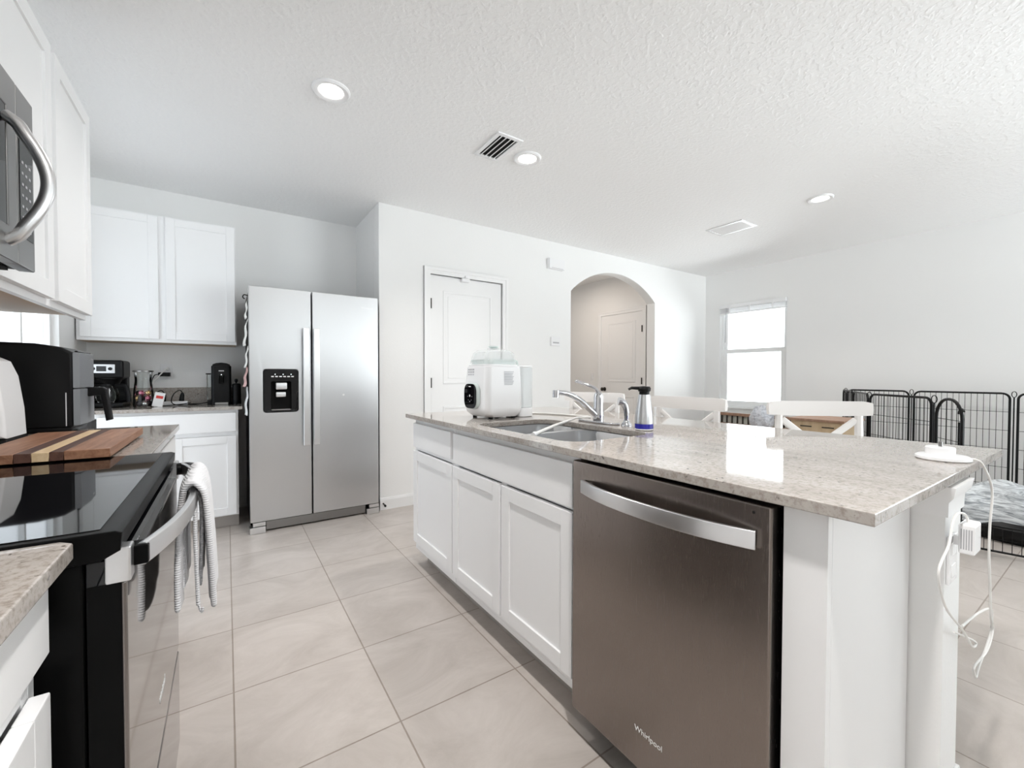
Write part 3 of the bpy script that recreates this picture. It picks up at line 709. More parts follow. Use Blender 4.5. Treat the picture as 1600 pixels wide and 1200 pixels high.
# white appliance at the left picture edge
wa = thing('countertop_appliance','white rounded countertop appliance cut off by the left edge of the photo','appliance',(-.67,2.12,ZW))
bx('base','bplastic',wa,(-.755,2.03,ZW),(-.585,2.21,ZW+.018),.008)
mb = MB(); mb.prism([(-.76,.938),(-.588,.938),(-.592,1.03),(-.605,1.14),(-.622,1.19),(-.66,1.212),(-.76,1.212)],'xz',2.02,2.22,.022,4); mb.build('body','wplastic',wa)
MB().cyl((-.655,2.021,1.06),(-.655,2.012,1.06),.010).build('dial','bplastic',wa)

# ------------------------------------------------------------------ things on the back worktop
ZB = .914
cm = thing('coffee_maker','black drip coffee maker with silver control strip and glass carafe','coffee maker',(-.70,4.16,ZB))
X0,X1,Y0,Y1 = -.80,-.605,4.03,4.30
bx('base','bplastic',cm,(X0,Y0,ZB),(X1,Y1,ZB+.035),.012,3)
bx('water_tank','bplastic',cm,(X0+.005,Y1-.10,ZB+.035),(X1-.005,Y1,ZB+.22),.01)
hd = bx('brew_head','bplastic',cm,(X0,Y0+.01,ZB+.205),(X1,Y1,ZB+.335),.018,3)
MB().lathe([(.055,0),(.075,.045),(.088,.052),(.088,.06)],( (X0+X1)/2,Y0+.10,ZB+.15),28).build('filter_basket','bplastic',cm)
st = bx('control_strip','hsteel',hd,(X0+.02,Y0+.004,ZB+.243),(X1-.045,Y0+.011,ZB+.305),.003)
bx('clock_display','bglass',st,(X0+.055,Y0+.002,ZB+.256),(X0+.105,Y0+.0045,ZB+.292))
for x in (X0+.038,X0+.126): MB().cyl((x,Y0+.0045,ZB+.274),(x,Y0-.004,ZB+.274),.011,seg=16).build('knob','bplastic',st)
ca = MB().lathe([(.0,.0),(.062,.0),(.072,.02),(.075,.06),(.062,.10),(.052,.115)],((X0+X1)/2-.01,Y0+.09,ZB+.036),28).build('carafe','glass',cm)
bx('level_scale','white',ca,((X0+X1)/2+.018,Y0+.020,ZB+.055),((X0+X1)/2+.022,Y0+.022,ZB+.135))
MB().lathe([(.0,.0),(.055,.0),(.057,.015),(.04,.02),(0,.02)],((X0+X1)/2-.01,Y0+.09,ZB+.151),24).build('carafe_lid','bplastic',cm)
tb('carafe_handle','bplastic',ca,cat([(X1-.05,Y0+.05,ZB+.150),(X1+.005,Y0+.02,ZB+.150),(X1+.022,Y0+.01,ZB+.10),(X1+.026,Y0+.005,ZB+.04)],5),(.010,.016),12)
# glass jar and the balls in it
JX, JY, JR = -.498, 4.03, .055
jar = thing('glass_jar','clear glass jar half full of foil balls beside the coffee maker','jar',(JX,JY,ZB))
MB().lathe([(0,0),(JR,0),(JR+.004,.02),(JR,.12),(JR-.008,.19),(JR-.004,.255),(JR,.26)],(JX,JY,ZB+.001),32).build('bowl','glass',jar)
MB().lathe([(JR-.004,.252),(JR+.004,.254),(JR+.004,.262),(JR-.004,.264),(JR-.004,.252)],(JX,JY,ZB),32).build('rim','dsteel',jar)
foil = {'dark':('foil_dark',(.03,.02,.025)),'pink':('foil_pink',(.55,.16,.25)),'gold':('foil_gold',(.62,.42,.2)),'silver':('foil_silver',(.6,.58,.58))}
for k,(n,c) in foil.items(): M[n] = pbr(n,c,.2,.85)
seq = ['dark','pink','gold','dark','silver','pink','dark','gold','dark','pink','silver','dark','pink','gold']
i = 0
for lay,(zz,cnt,rr) in enumerate(((.024,5,.029),(.062,5,.029),(.100,4,.027))):
    for k in range(cnt):
        a = 2*math.pi*k/cnt+lay*.6; c = seq[i]; i += 1
        ob = MB().ball((JX+rr*math.cos(a),JY+rr*math.sin(a),ZB+zz+.0015),.0205,16).build('foil_ball',foil[c][0])
        tag(ob,f'{c} shiny foil ball inside the glass jar','sweet','foil balls in the glass jar')
def outlet(label,x,z,y=YK):
    t = thing('wall_outlet',label,'outlet',(x,y,z-.06)); bx('cover','wplastic',t,(x-.038,y-.006,z-.06),(x+.038,y,z+.06),.002)
    for dz in (-.024,.024):
        bx('socket','white',t,(x-.016,y-.0075,z+dz-.014),(x+.016,y-.0058,z+dz+.014),.001)
    return t
outlet('white wall outlet behind the glass jar and coffee maker',-.660,1.175)
outlet('white wall outlet with black adapter plugged in above the cords',-.398,1.173)
ad = thing('power_adapter','black power adapter plugged into the wall outlet over the back worktop','adapter',(-.40,YK-.03,1.13))
bx('housing','bplastic',ad,(-.445,YK-.05,1.135),(-.37,YK-.0078,1.166),.004)
tb('cord','bcord',ad,cat([(-.445,YK-.03,1.15),(-.47,YK-.035,1.14),(-.485,YK-.05,1.08),(-.48,YK-.09,1.0),(-.46,YK-.13,.935),(-.36,YK-.16,.919),(-.2,YK-.18,.919),(-.12,YK-.15,.925)],6),.003,8)
wp = thing('charger_plug','white plug with thin white cable in the outlet above the cords','plug',(-.39,YK-.06,1.16))
MB().tube([(-.392,YK-.008,1.196),(-.392,YK-.03,1.196)],[.013,.012],12).build('plug_body','wplastic',wp)
tb('cable','cord',wp,cat([(-.392,YK-.03,1.196),(-.41,YK-.062,1.175),(-.45,YK-.07,1.12),(-.478,YK-.09,1.07),(-.482,YK-.12,.99),(-.47,YK-.16,.918)],6),.0045,8)
ps = thing('power_strip','white power strip lying on the worktop between jar and pod machine','power strip',(-.38,4.16,ZB))
bx('housing','wplastic',ps,(-.47,4.13,ZB),(-.25,4.185,ZB+.03),.006)
for x in (-.40,-.29):
    pg = MB().tube([(x,4.155,ZB+.0305),(x+.004,4.155,ZB+.075),(x+.006,4.155,ZB+.095)],[.017,.014,.008],12).build('plug','bplastic',ps)
    tb('plug_cord','bcord',pg,cat([(x+.006,4.155,ZB+.095),(x-.012,4.14,ZB+.115),(x-.045,4.11,ZB+.085),(x-.055,4.08,ZB+.03),(x-.02,4.05,ZB+.006),(x+.06,4.06,ZB+.006),(x+.12,4.09,ZB+.010),(x+.17,4.10,ZB+.02)],6),.0035,8)
pk = MB(); pk.mi=0; pk.box((-.452,4.00,ZB+.001),(-.392,4.018,ZB+.105),.002); pk.mi=1; pk.box((-.440,3.9985,ZB+.062),(-.400,4.0,ZB+.082))
pko = pk.build('packet',['white','red']); tag(pko,'small white packet with red print leaning beside the glass jar','packet')
pko.rotation_euler = (0,math.radians(12),0)
pm = thing('pod_coffee_machine','slim black pod coffee machine with clear water tank beside the fridge','coffee machine',(-.03,4.1,ZB))
mb = MB(); mb.prism(rrect(-.098,.032,4.02,4.25,.02,5),'xy',ZB,ZB+.305,.006); mb.build('body','bplastic',pm)
mb = MB(); mb.prism([(-.092,.0),(.026,.0),(.022,.012),(.0,.022),(-.033,.026),(-.066,.022),(-.088,.012)],'xz',4.03,4.24,.004)
for v in mb.bm.verts: v.co.z += ZB+.304
mb.build('lid','bplastic',pm)
bx('spout','black',pm,(-.05,4.0,ZB+.17),(-.016,4.022,ZB+.23),.006)
bx('drip_tray','dsteel',pm,(-.075,3.985,ZB),(.01,4.02,ZB+.02),.003)
bx('badge','hsteel',pm,(-.05,4.0188,ZB+.262),(-.016,4.0202,ZB+.268)); bx('button','led',pm,(-.036,4.0185,ZB+.212+.02),(-.030,4.0202,ZB+.238))
mb = MB(); mb.prism(rrect(-.128,-.099,4.05,4.2,.01,4),'xy',ZB+.04,ZB+.235,.003); wt = mb.build('water_tank','glass',pm)
bx('tank_lid','bplastic',pm,(-.133,4.045,ZB+.236),(-.099,4.205,ZB+.246),.002); bx('tank_base','bplastic',pm,(-.125,4.05,ZB),(-.099,4.2,ZB+.039),.003)
mf = thing('milk_frother','small black milk frother canister between pod machine and fridge','frother',(.066,4.05,ZB))
MB().lathe([(0,0),(.030,0),(.030,.15),(.031,.155),(.024,.165),(0,.168)],(.066,4.05,ZB),24).build('body','bplastic',mf)
MB().lathe([(.007,.16),(.006,.175),(.013,.185),(.011,.20),(0,.204)],(.064,4.05,ZB),16).build('lid_knob','bplastic',mf)

# ------------------------------------------------------------------ refrigerator
fg = thing('refrigerator','stainless side-by-side refrigerator with ice dispenser','refrigerator',(.59,3.93,0))
FX0,FX1,FY,FZ = .133,1.045,3.546,1.782
bx('body','black',fg,(FX0+.004,FY+.075,.045),(FX1-.004,4.31,FZ-.012),.006)
dispo = rrect(.219,.448,.873,1.189,.02,5)
mb = MB(); mb.plate([(FX0,.085),(.5365,.085),(.5365,FZ),(FX0,FZ)],[dispo],'xz',FY,FY+.068,.005); ld = mb.build('freezer_door','steel',fg)
mb = MB(); mb.box((.5455,FY,.085),(FX1,FY+.068,FZ),.005); rd = mb.build('fridge_door','steel',fg)
ds = MB().plate(rrect(.220,.447,.874,1.188,.019,5),[rrect(.268,.400,.885,1.10,.012,4)],'xz',FY-.004,FY+.012,.002).build('dispenser_panel','bglass',ld)
mb = MB(); mb.box((.224,FY+.055,.88),(.443,FY+.064,1.184)); mb.build('dispenser_recess','matt',ds)
bx('ice_chute','hsteel',ds,(.298,FY+.004,1.040),(.374,FY+.04,1.092),.008); bx('dispenser_paddle','hsteel',ds,(.300,FY+.012,.985),(.366,FY+.03,1.022),.006)
bx('drip_tray','dsteel',ds,(.272,FY+.004,.886),(.396,FY+.05,.896),.003)
for k in range(6): bx('icon','white',ds,(.270+k*.026,FY-.0046,1.132),(.287+k*.026,FY-.0038,1.140))
for k in range(3): bx('indicator','led',ds,(.292+k*.052,FY-.0046,1.150),(.298+k*.052,FY-.0038,1.155))
for nm,door,x in (('handle',ld,.497),('handle',rd,.567)):
    mb = MB(); mb.box((x-.022,FY-.062,.62),(x+.022,FY-.046,1.50),.005,3)
    for z in (.66,1.46): mb.box((x-.012,FY-.048,z-.02),(x+.012,FY+.001,z+.02),.003)
    mb.build(nm,'hsteel',door)
txt('Whirlpool',rd,(.955,FY-.0003,1.692),'-y',.022,'hsteel')
MB().cyl((.77,FY-.0025,.992),(.77,FY+.001,.992),.008,seg=14).build('magnet','white',rd)
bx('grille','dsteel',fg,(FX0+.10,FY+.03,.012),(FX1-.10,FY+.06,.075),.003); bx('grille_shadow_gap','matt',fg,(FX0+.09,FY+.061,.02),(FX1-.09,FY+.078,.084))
for x in (FX0-.004,FX1-.096): bx('foot_cover','hsteel',fg,(x,FY+.002,.0),(x+.10,FY+.075,.048),.004); bx('hinge_cover','hsteel',fg,(x+.02,FY+.006,.052),(x+.10,FY+.07,.08),.003)
# papers stuck on the side of the fridge
specs = [(1.70,.14,.020,'paper','cream paper clipped topmost on the refrigerator side'),(1.56,.20,.030,'paper','long pale paper curling off the refrigerator side below the top sheet'),(1.36,.16,.022,'paper','folded pale leaflet at mid height on the refrigerator side'),(1.21,.15,.034,'paperpink','pinkish leaflet on the refrigerator side above the white strip'),(1.06,.21,.026,'white','white paper strip hanging lowest on the refrigerator side')]
for zt,h,out,mt,lb in specs:
    mb = MB()
    def fn(u,v,zt=zt,h=h,out=out): return Vector((FX0+.0025-out*(.25+.75*v**.7)*(.55+.45*u)-.004*math.sin(v*11+zt*7), 3.63+.13*u, zt-h*v))
    mb.grid(fn,8,12); o = mb.build('fridge_paper',mt); tag(o,lb,'paper','papers on the side of the refrigerator')
    s = o.modifiers.new('thickness','SOLIDIFY'); s.thickness=.0012; s.offset=0
t = thing('magnet_hook','dark magnetic hook near the top of the refrigerator side','hook',(FX0,3.7,1.71))
tb('hook','bronze',t,cat([(FX0+.003,3.66,1.725),(FX0-.022,3.66,1.73),(FX0-.03,3.66,1.712),(FX0-.018,3.66,1.70)],5),.004,8)

# ------------------------------------------------------------------ island
IX0,IX1,IY0,IY1 = .9005,2.042,.2487,2.4985; CF = .93; KX = 1.43
ti = thing('base_cabinet','narrow white island cabinet with one drawer and one door at the far end','cabinet',(1.18,2.19,0))
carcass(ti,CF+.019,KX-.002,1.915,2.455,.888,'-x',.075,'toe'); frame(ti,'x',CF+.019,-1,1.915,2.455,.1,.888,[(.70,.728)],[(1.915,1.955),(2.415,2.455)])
slab(ti,'x',CF+.019,-1,1.938,2.448,.722,.862); shaker(ti,'x',CF+.019,-1,1.925,2.448,.15,.697)
ts = thing('base_cabinet','wide white island sink cabinet with long false drawer and two doors','cabinet',(1.18,1.47,0))
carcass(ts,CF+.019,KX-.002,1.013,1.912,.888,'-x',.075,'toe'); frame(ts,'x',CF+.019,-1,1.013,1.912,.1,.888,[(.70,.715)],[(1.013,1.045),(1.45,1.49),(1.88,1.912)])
slab(ts,'x',CF+.019,-1,1.032,1.910,.712,.860,name='false_drawer'); shaker(ts,'x',CF+.019,-1,1.032,1.462,.15,.697); shaker(ts,'x',CF+.019,-1,1.476,1.914,.15,.697)
ie = thing('island_end_panel','white end panel and filler closing the near end of the island','panel',(1.16,.33,0))
bx('filler','cab',ie,(CF,.325,.0),(CF+.02,.402,.888),.001); bx('side_panel','cab',ie,(CF+.0205,.325,.0),(KX-.004,.343,.888),.001)
bx('inner_side','matt',ie,(CF+.03,.384,.0),(KX-.004,.400,.885))
wi = struct('wall_island', MB().box((KX,.262,0),(1.582,2.46,.888),.002), 'wall')
tr = MB()
pr_ = [(0,.0),(.006,0),(.006,.045),(.018,.062),(.022,.088),(0,.088)]
def wrap(mb, prof, zb, x0,x1,y0,y1):
    for (d0,z0),(d1,z1) in zip(prof,prof[1:]): pass
    loops = []
    for d,z in prof: loops.append([mb.bm.verts.new(Vector(p)) for p in ((x0-d,y1,zb+z),(x0-d,y0-d,zb+z),(x1+d,y0-d,zb+z),(x1+d,y1,zb+z))])
    n = len(loops)
    for i in range(n):
        A,B = loops[i],loops[(i+1)%n]
        for k in range(3): mb.bm.faces.new((A[k],A[k+1],B[k+1],B[k]))
    mb.bm.faces.new([L[0] for L in loops]); mb.bm.faces.new([L[3] for L in loops][::-1]); mb._fin()
wrap(tr,[(0.0005,0),(.005,0),(.006,.035),(.016,.050),(.020,.075),(0.0005,.075)],.808,KX,1.582,.262,.3245); struct('trim_1',tr,'trim')
tr = MB(); wrap(tr,[(0.0005,0),(.016,0),(.016,.085),(.010,.105),(.006,.125),(0.0005,.125)],0,KX,1.582,.262,.3245); struct('baseboard_island',tr,'trim')
sink_hole = rrect(.985,1.425,1.095,1.80,.085,7)
ico = MB().plate([(IX0,IY0),(IX1,IY0),(IX1,IY1),(IX0,IY1)],[sink_hole],'xy',.890,.914,.003).build('worktop','granite')
tag(ico,'long polished granite island worktop with the sink cut into it','worktop')
# sink
sk = thing('sink','stainless undermount double bowl sink in the island','sink',(1.2,1.45,.70))
def bowl(x0,x1,y0,y1,z0,z1,r,name):
    mb = MB(); L = []
    for (ins,z,rr) in ((0,z1,r),(0.004,z0+.03,r),(.03,z0,r*.7)):
        L.append([mb.bm.verts.new((px,py,z)) for px,py in rrect(x0+ins,x1-ins,y0+ins,y1-ins,rr,6)])
    n=len(L[0])
    for A,B in zip(L,L[1:]):
        for k in range(n): mb.bm.faces.new((A[k],A[(k+1)%n],B[(k+1)%n],B[k]))
    mb.bm.faces.new(L[-1])
    o = mb.build(name,'steel',sk,ang=60); return o
b1 = bowl(.988,1.422,1.10,1.485,.70,.8885,.08,'bowl'); b2 = bowl(.988,1.422,1.515,1.795,.73,.8885,.08,'bowl')
MB().plate(rrect(.965,1.4275,1.075,1.82,.09,7),[rrect(.989,1.421,1.101,1.484,.08,6),rrect(.989,1.421,1.516,1.794,.08,6)],'xy',.8805,.8888).build('rim','steel',sk)
for b,y in ((b1,1.29),(b2,1.655)): MB().lathe([(0,.0),(.04,.0),(.045,.004),(.038,.006),(0,.003)],(1.22,y,.701 if y<1.5 else .731),24).build('drain','chrome',b)

# dishwasher
dw = thing('dishwasher','brown-toned stainless dishwasher with bowed bar handle in the island','dishwasher',(1.1,.705,0))
bx('tub','matt',dw,(CF+.03,.408,.10),(KX-.006,1.006,.882))
pn = MB().box((.905,.413,.092),(CF+.026,1.0035,.880),.005,3).build('door','dwsteel',dw)
hp = []
for k in range(29):
    s=k/28; hp.append((.897-.040*(1-abs(2*s-1)**2.4),.440+.512*s,.808))
strap(MB(),hp,.040,.011,Vector((-1,0,0))).build('handle','hsteel',pn,ang=50)
for y in (.456,.936): bx('handle_mount','hsteel',pn,(.890,y-.010,.794),(.9055,y+.010,.822),.003)
MB().cyl((.9055,.448,.862),(.9042,.448,.862),.003,seg=10).build('indicator','matt',pn)
txt('Whirlpool',pn,(.9048,.708,.200),'-x',.021,'white')
bx('kick_plate','matt',dw,(CF+.075,.413,.0),(CF+.09,1.0,.09))

# faucet
FCX, FCY = 1.52, 1.50
fc = thing('faucet','chrome single-lever kitchen faucet behind the sink','faucet',(FCX,FCY,.914))
mb = MB(); mb.prism(rrect(FCX-.03,FCX+.03,FCY-.13,FCY+.13,.029,7),'xy',.914,.924,.004,3); mb.build('deck_plate','chrome',fc)
MB().lathe([(.027,.922),(.027,.96),(.024,1.0),(.024,1.04),(.020,1.058),(.010,1.066),(0,1.068)],(FCX,FCY,0),24).build('body','chrome',fc)
sp = cat([(FCX-.005,FCY,.945),(FCX-.06,FCY+.002,.985),(FCX-.12,FCY+.005,1.03),(FCX-.19,FCY+.008,1.06),(FCX-.255,FCY+.01,1.069)],6)
so = MB().tube(sp,[.0155-.0045*i/(len(sp)-1) for i in range(len(sp))],14).build('spout','chrome',fc)
MB().tube([(FCX-.262,FCY+.01,1.078),(FCX-.264,FCY+.01,1.045)],.0155,16).build('aerator','chrome',so)
lv = cat([(FCX,FCY,1.06),(FCX-.012,FCY+.014,1.085),(FCX-.04,FCY+.045,1.103),(FCX-.07,FCY+.08,1.118)],6)
MB().tube(lv,[(.008,.008)]*len(lv),12).build('lever','chrome',fc)
MB().ball((FCX-.07,FCY+.08,1.118),.0095,12).build('lever_tip','chrome',fc)
spx, spy = 1.535, 1.335
sr = thing('sink_sprayer','chrome side sprayer standing right of the faucet','sprayer',(spx,spy,.914))
MB().lathe([(.026,.914),(.024,.924),(.016,.934),(.014,.94),(.0,.94)],(spx,spy,0),20).build('base','chrome',sr)
mb = MB(); mb.tube(cat([(spx,spy,.936),(spx,spy,.975),(spx-.004,spy+.003,1.0),(spx-.014,spy+.010,1.022),(spx-.032,spy+.022,1.028)],5),[.011+.0004*i for i in range(21)],14); mb.build('wand','chrome',sr)
# soap dispenser
SX, SY = 1.478, 1.190
sd = thing('soap_dispenser','brushed steel soap dispenser with black pump and blue band','soap dispenser',(SX,SY,.914))
MB().lathe([(0,.915),(.035,.915),(.038,.917),(.0385,.922)],(SX,SY,0),32).build('base','white',sd)
MB().lathe([(.0385,.922),(.0385,.942),(.0382,.9425)],(SX,SY,0),32).build('soap_window','blue',sd)
MB().lathe([(.0382,.9425),(.0385,.95),(.036,.985),(.030,1.025),(.0255,1.055),(.0245,1.066),(.0,1.066)],(SX,SY,0),36).build('bottle','steel',sd)
pp = MB().lathe([(.021,1.066),(.021,1.078),(.025,1.080),(.027,1.092),(.022,1.100),(.0,1.102)],(SX,SY,0),28).build('pump_head','bplastic',sd)
MB().tube([(SX-.008,SY+.008,1.092),(SX-.045,SY+.030,1.094),(SX-.056,SY+.037,1.088)],[(.012,.008),(.009,.006),(.007,.005)],12).build('nozzle','bplastic',pp)

# bottle warmer
bw = thing('bottle_warmer','white bottle steriliser with clear dome lid on the far end of the island','steriliser',(1.25,2.03,.914))
mb = MB(); L=[]
for ins,z in ((.030,.924),(.008,.945),(0,.975),(.004,1.10),(.010,1.19),(.014,1.197)):
    L.append([mb.bm.verts.new((px,py,z)) for px,py in rrect(1.112+ins,1.352-ins*.5,1.895+ins,2.155-ins,.035,6)])
n=len(L[0])
for A,B in zip(L,L[1:]):
    for k in range(n): mb.bm.faces.new((A[k],A[(k+1)%n],B[(k+1)%n],B[k]))
mb.bm.faces.new(L[-1]); mb.bm.faces.new(L[0][::-1]); mb._fin(); mb.build('body','wplastic',bw)
mb = MB()
for x in (1.165,1.31):
    for y in (1.94,2.11): mb.cyl((x,y,.9142),(x,y,.926),.012,seg=12)
mb.build('rubber_foot','bplastic',bw)
mb = MB(); mb.plate(rrect(1.96-.0,2.10,.965,1.105,.045,7) if True else [], [], 'yz', 1.092, 1.114,.006); 
pnl = mb.build('control_pod','mint',bw); MB().prism(rrect(1.964,2.096,.969,1.101,.042,7),'yz',1.0885,1.0925,.001).build('touch_panel','bglass',pnl)
tp = [(2.03,1.037,.0062),(2.054,1.033,.0022),(2.006,1.033,.0022),(2.047,1.014,.0022),(2.03,1.006,.0034),(2.013,1.014,.0022)]
for y,z,r in tp: MB().cyl((1.0886,y,z),(1.0878,y,z),r,seg=12).build('touch_icon','white' if r > .006 else 'grey',pnl)
bx('badge','white',pnl,(1.0878,2.018,1.084),(1.0886,2.042,1.089))
mb = MB()
for k in range(9): mb.box((1.225,1.8965,1.165-k*.0085),(1.285-(k%3)*.004,1.899+.0012*k/8,1.1675-k*.0085))
mb.build('text_block','grey',bw)
mb = MB()
for i in range(3):
    for j in range(4): mb.box((1.1185,2.04+j*.018,1.175-i*.014),(1.122,2.05+j*.018,1.182-i*.014))
mb.build('icon_sticker','grey',bw)
mb = MB(); mb.prism(rrect(1.125,1.340,1.91,2.14,.045,6),'xy',1.197,1.206,.002); mb.build('tray_rim','wplastic',bw)
mb = MB(); mb.prism(rrect(1.14,1.328,1.925,2.125,.04,6),'xy',1.206,1.222,.002)
for k in range(14): mb.box((1.146+k*.0132,1.93,1.222),(1.1495+k*.0132,2.12,1.232))
mb.build('bottle_rack','mint',bw)
mb = MB(); L=[]
for ins,z in ((0,1.2065),(.006,1.235),(.014,1.27),(.03,1.285),(.06,1.290)):
    L.append([mb.bm.verts.new((px,py,z)) for px,py in rrect(1.128+ins,1.338-ins,1.913+ins,2.137-ins,.044,6)])
for A,B in zip(L,L[1:]):
    for k in range(len(A)): mb.bm.faces.new((A[k],A[(k+1)%len(A)],B[(k+1)%len(A)],B[k]))
mb.bm.faces.new(L[-1]); mb._fin(); dm = mb.build('dome_lid','dome',bw)
MB().lathe([(.012,1.290),(.014,1.296),(.028,1.302),(.028,1.308),(0,1.310)],(1.232,2.02,0),24).build('lid_knob','mint',dm)
MB().lathe([(.026,1.2915),(.036,1.2925),(.036,1.2945),(.026,1.2945)],(1.232,2.02,0),24).build('steam_cap','wplastic',dm)
mb = MB(); mb.prism(rrect(1.354,1.455,1.94,2.10,.03,5),'xy',.966,1.192,.004); mb.build('water_tank','milky',bw)
mb = MB(); mb.prism(rrect(1.352,1.457,1.938,2.102,.03,5),'xy',.9145,.965,.006); mb.prism(rrect(1.353,1.456,1.939,2.101,.03,5),'xy',1.1925,1.202,.003); mb.build('tank_holder','wplastic',bw)
tb('tank_handle','wplastic',bw,cat([(1.455,2.02,1.18),(1.482,2.02,1.178),(1.485,2.02,1.15),(1.456,2.02,1.14)],5),.007,10)
tb('steam_outlet','mint',bw,cat([(1.335,1.97,1.222),(1.348,1.965,1.226),(1.352,1.962,1.212),(1.353,1.962,1.204)],4),.006,8)
tb('power_cord','cord',bw,cat([(1.455,2.09,.924),(1.53,2.08,.9195),(1.60,1.98,.9195),(1.645,1.84,.9195),(1.675,1.73,.9195)],8),.005,8)
# white cable with a thicker end, lying over the bowls
db = thing('dish_brush','long white cable lying from the faucet down into the sink','brush',(1.3,1.5,.9))
tb('brush_handle','cord',db,[(1.66,1.700,.9195),(1.56,1.655,.9260),(1.50,1.630,.9300),(1.24,1.490,.9210),(1.06,1.395,.907)],[.005,.0052,.0055,.0065,.008],10)
tb('brush_neck','wplastic',db,[(1.06,1.395,.907),(1.042,1.386,.9055),(1.03,1.38,.9045)],[.008,.012,.010],10)

# charger puck, cords, plug on the end of the island
cd = thing('charging_dock','white round charging dock on the near right corner of the island','charger',(1.655,.312,.914))
MB().lathe([(0,.9142),(.055,.9142),(.058,.917),(.057,.923),(.052,.9265),(0,.9275)],(1.657,.312,0),36).build('base','wplastic',cd)
MB().lathe([(.031,.926),(.031,.946),(.029,.9485),(0,.949)],(1.660,.318,0),32).build('cradle','wplastic',cd)
MB().cyl((1.662,.318,.9485),(1.662,.318,.962),.0045,seg=12).build('contact_pin','dsteel',cd)
mb = MB()
C = [(1.668,.262,.9205),(1.67,.250,.921),(1.69,.240,.905),(1.781,.235,.828),(1.77,.236,.73),(1.767,.236,.641),(1.80,.237,.545),(1.83,.238,.45),(1.86,.238,.40),(1.79,.239,.365),(1.63,.239,.381),(1.66,.24,.340),(1.70,.241,.351),(1.80,.2415,.372),(1.87,.242,.40),(1.86,.242,.46),(1.703,.243,.5),(1.515,.244,.524)]
mb.tube(cat(C,6),.0028,8); mb.build('cord','cord',cd)
wo = thing('wall_outlet','white outlet on the end of the island half wall','outlet',(1.505,.262,.62))
bx('cover','wplastic',wo,(1.442,.2555,.640),(1.514,.262,.756),.002)
for z in (.670,.724): bx('socket','white',wo,(1.459,.2538,z-.015),(1.496,.2562,z+.015),.001)
wc = thing('wall_charger','white square charger block plugged into the island outlet','charger',(1.45,.225,.735))
bx('plug','hsteel',wc,(1.462,.236,.738),(1.474,.2535,.760)); bx('block','wplastic',wc,(1.412,.210,.733),(1.476,.238,.803),.005,3)
mb = MB()
for k in range(5): mb.box((1.4113,.2145+k*.0042,.745),(1.4122,.2165+k*.0042,.792))
mb.build('print','grey',wc)
mb = MB(); mb.tube(cat([(1.445,.226,.801),(1.433,.230,.821),(1.375,.232,.834),(1.34,.234,.82),(1.309,.234,.776),(1.235,.235,.733),(1.304,.236,.64),(1.48,.238,.529),(1.60,.239,.445),(1.65,.2395,.435),(1.60,.2405,.462),(1.425,.243,.54)],7),.0026,8); mb.build('cord','cord',wc)

# ------------------------------------------------------------------ chairs
def chair():
    t = thing('counter_chair','','chair'); w=.21; zs=.63
    # local: back at x=0 plane, seat towards -x, rail along y
    def rail(u,v,zc,h,th,sag):
        pass
    mb = MB(); sec=[]
    for k in range(17):
        y = -.222+.444*k/16; x = .022*(1-(y/.222)**2); 
        lo = .962+.006*(abs(y)/.222)**3; hi = 1.030
        if abs(y)>.2: hi -= .006; 
        inset = .0
        sec.append([mb.bm.verts.new(Vector(p)) for p in ((x-.011,y,lo),(x+.011,y,lo),(x+.013,y*1.01,(lo+hi)/2),(x+.009,y,hi),(x-.009,y,hi),(x-.013,y*1.01,(lo+hi)/2))])
    for A,B in zip(sec,sec[1:]):
        for k in range(6): mb.bm.faces.new((A[k],A[(k+1)%6],B[(k+1)%6],B[k]))
    mb.bm.faces.new(sec[0]); mb.bm.faces.new(sec[-1][::-1]); mb._fin(); mb.build('top_rail','chair',t)
    for s in (-1,1):
        mb = MB(); mb.tube([(.045,s*.185,0),(.012,s*.18,.45),(0,s*.175,.66),(.004,s*.172,.966)],[(.018,.016),(.02,.017),(.02,.017),(.017,.015)],8); mb.build('leg','chair',t)
        mb = MB(); mb.tube([(-.40,s*.20,0),(-.385,s*.19,.60)],[(.017,.017),(.02,.02)],8); mb.build('leg','chair',t)
    for s in (-1,1): tb('cross_slat','chair',t,[(.002,s*.158,.945),(.008,0,.82),(.002,-s*.158,.70)],(.008,.016),8)
    bx('lower_rail','chair',t,(-.012,-.165,.668),(.012,.165,.70),.004)
    mb = MB(); mb.prism([(-.42,-.22),(-.42,.22),(-.022,.205),(-.022,-.205)],'xy',zs,zs+.028,.006,3); mb.build('seat','chair',t)
    mb = MB(); mb.prism([(-.398,-.19),(-.398,.19),(-.025,.175),(-.025,-.175)],'xy',zs-.06,zs-.001,.003); mb.build('apron','chair',t)
    for a,b,z in (((-.395,-.195,.2),(-.395,.195,.2),.2),((-.39,-.19,.3),(.03,-.18,.3),.3),((-.39,.19,.3),(.03,.18,.3),.3)): tb('stretcher','chair',t,[a,b],(.010,.014),8)
    return t
c0 = chair()
CH = [((2.125,2.145,0),20,'white wooden counter chair at the far end, half behind the faucet'),((2.095,1.405,0),2,'white wooden counter chair between the soap dispenser and the window'),((2.262,.835,0),50,'white wooden counter chair nearest, turned aside beside the playpen')]
for i,(loc,a,lb) in enumerate(CH):
    c = c0 if i == 0 else copy_tree(c0)
    c.location = loc; c.rotation_euler = (0,0,math.radians(a)); c['label'] = lb; c['group'] = 'counter chairs at the island'

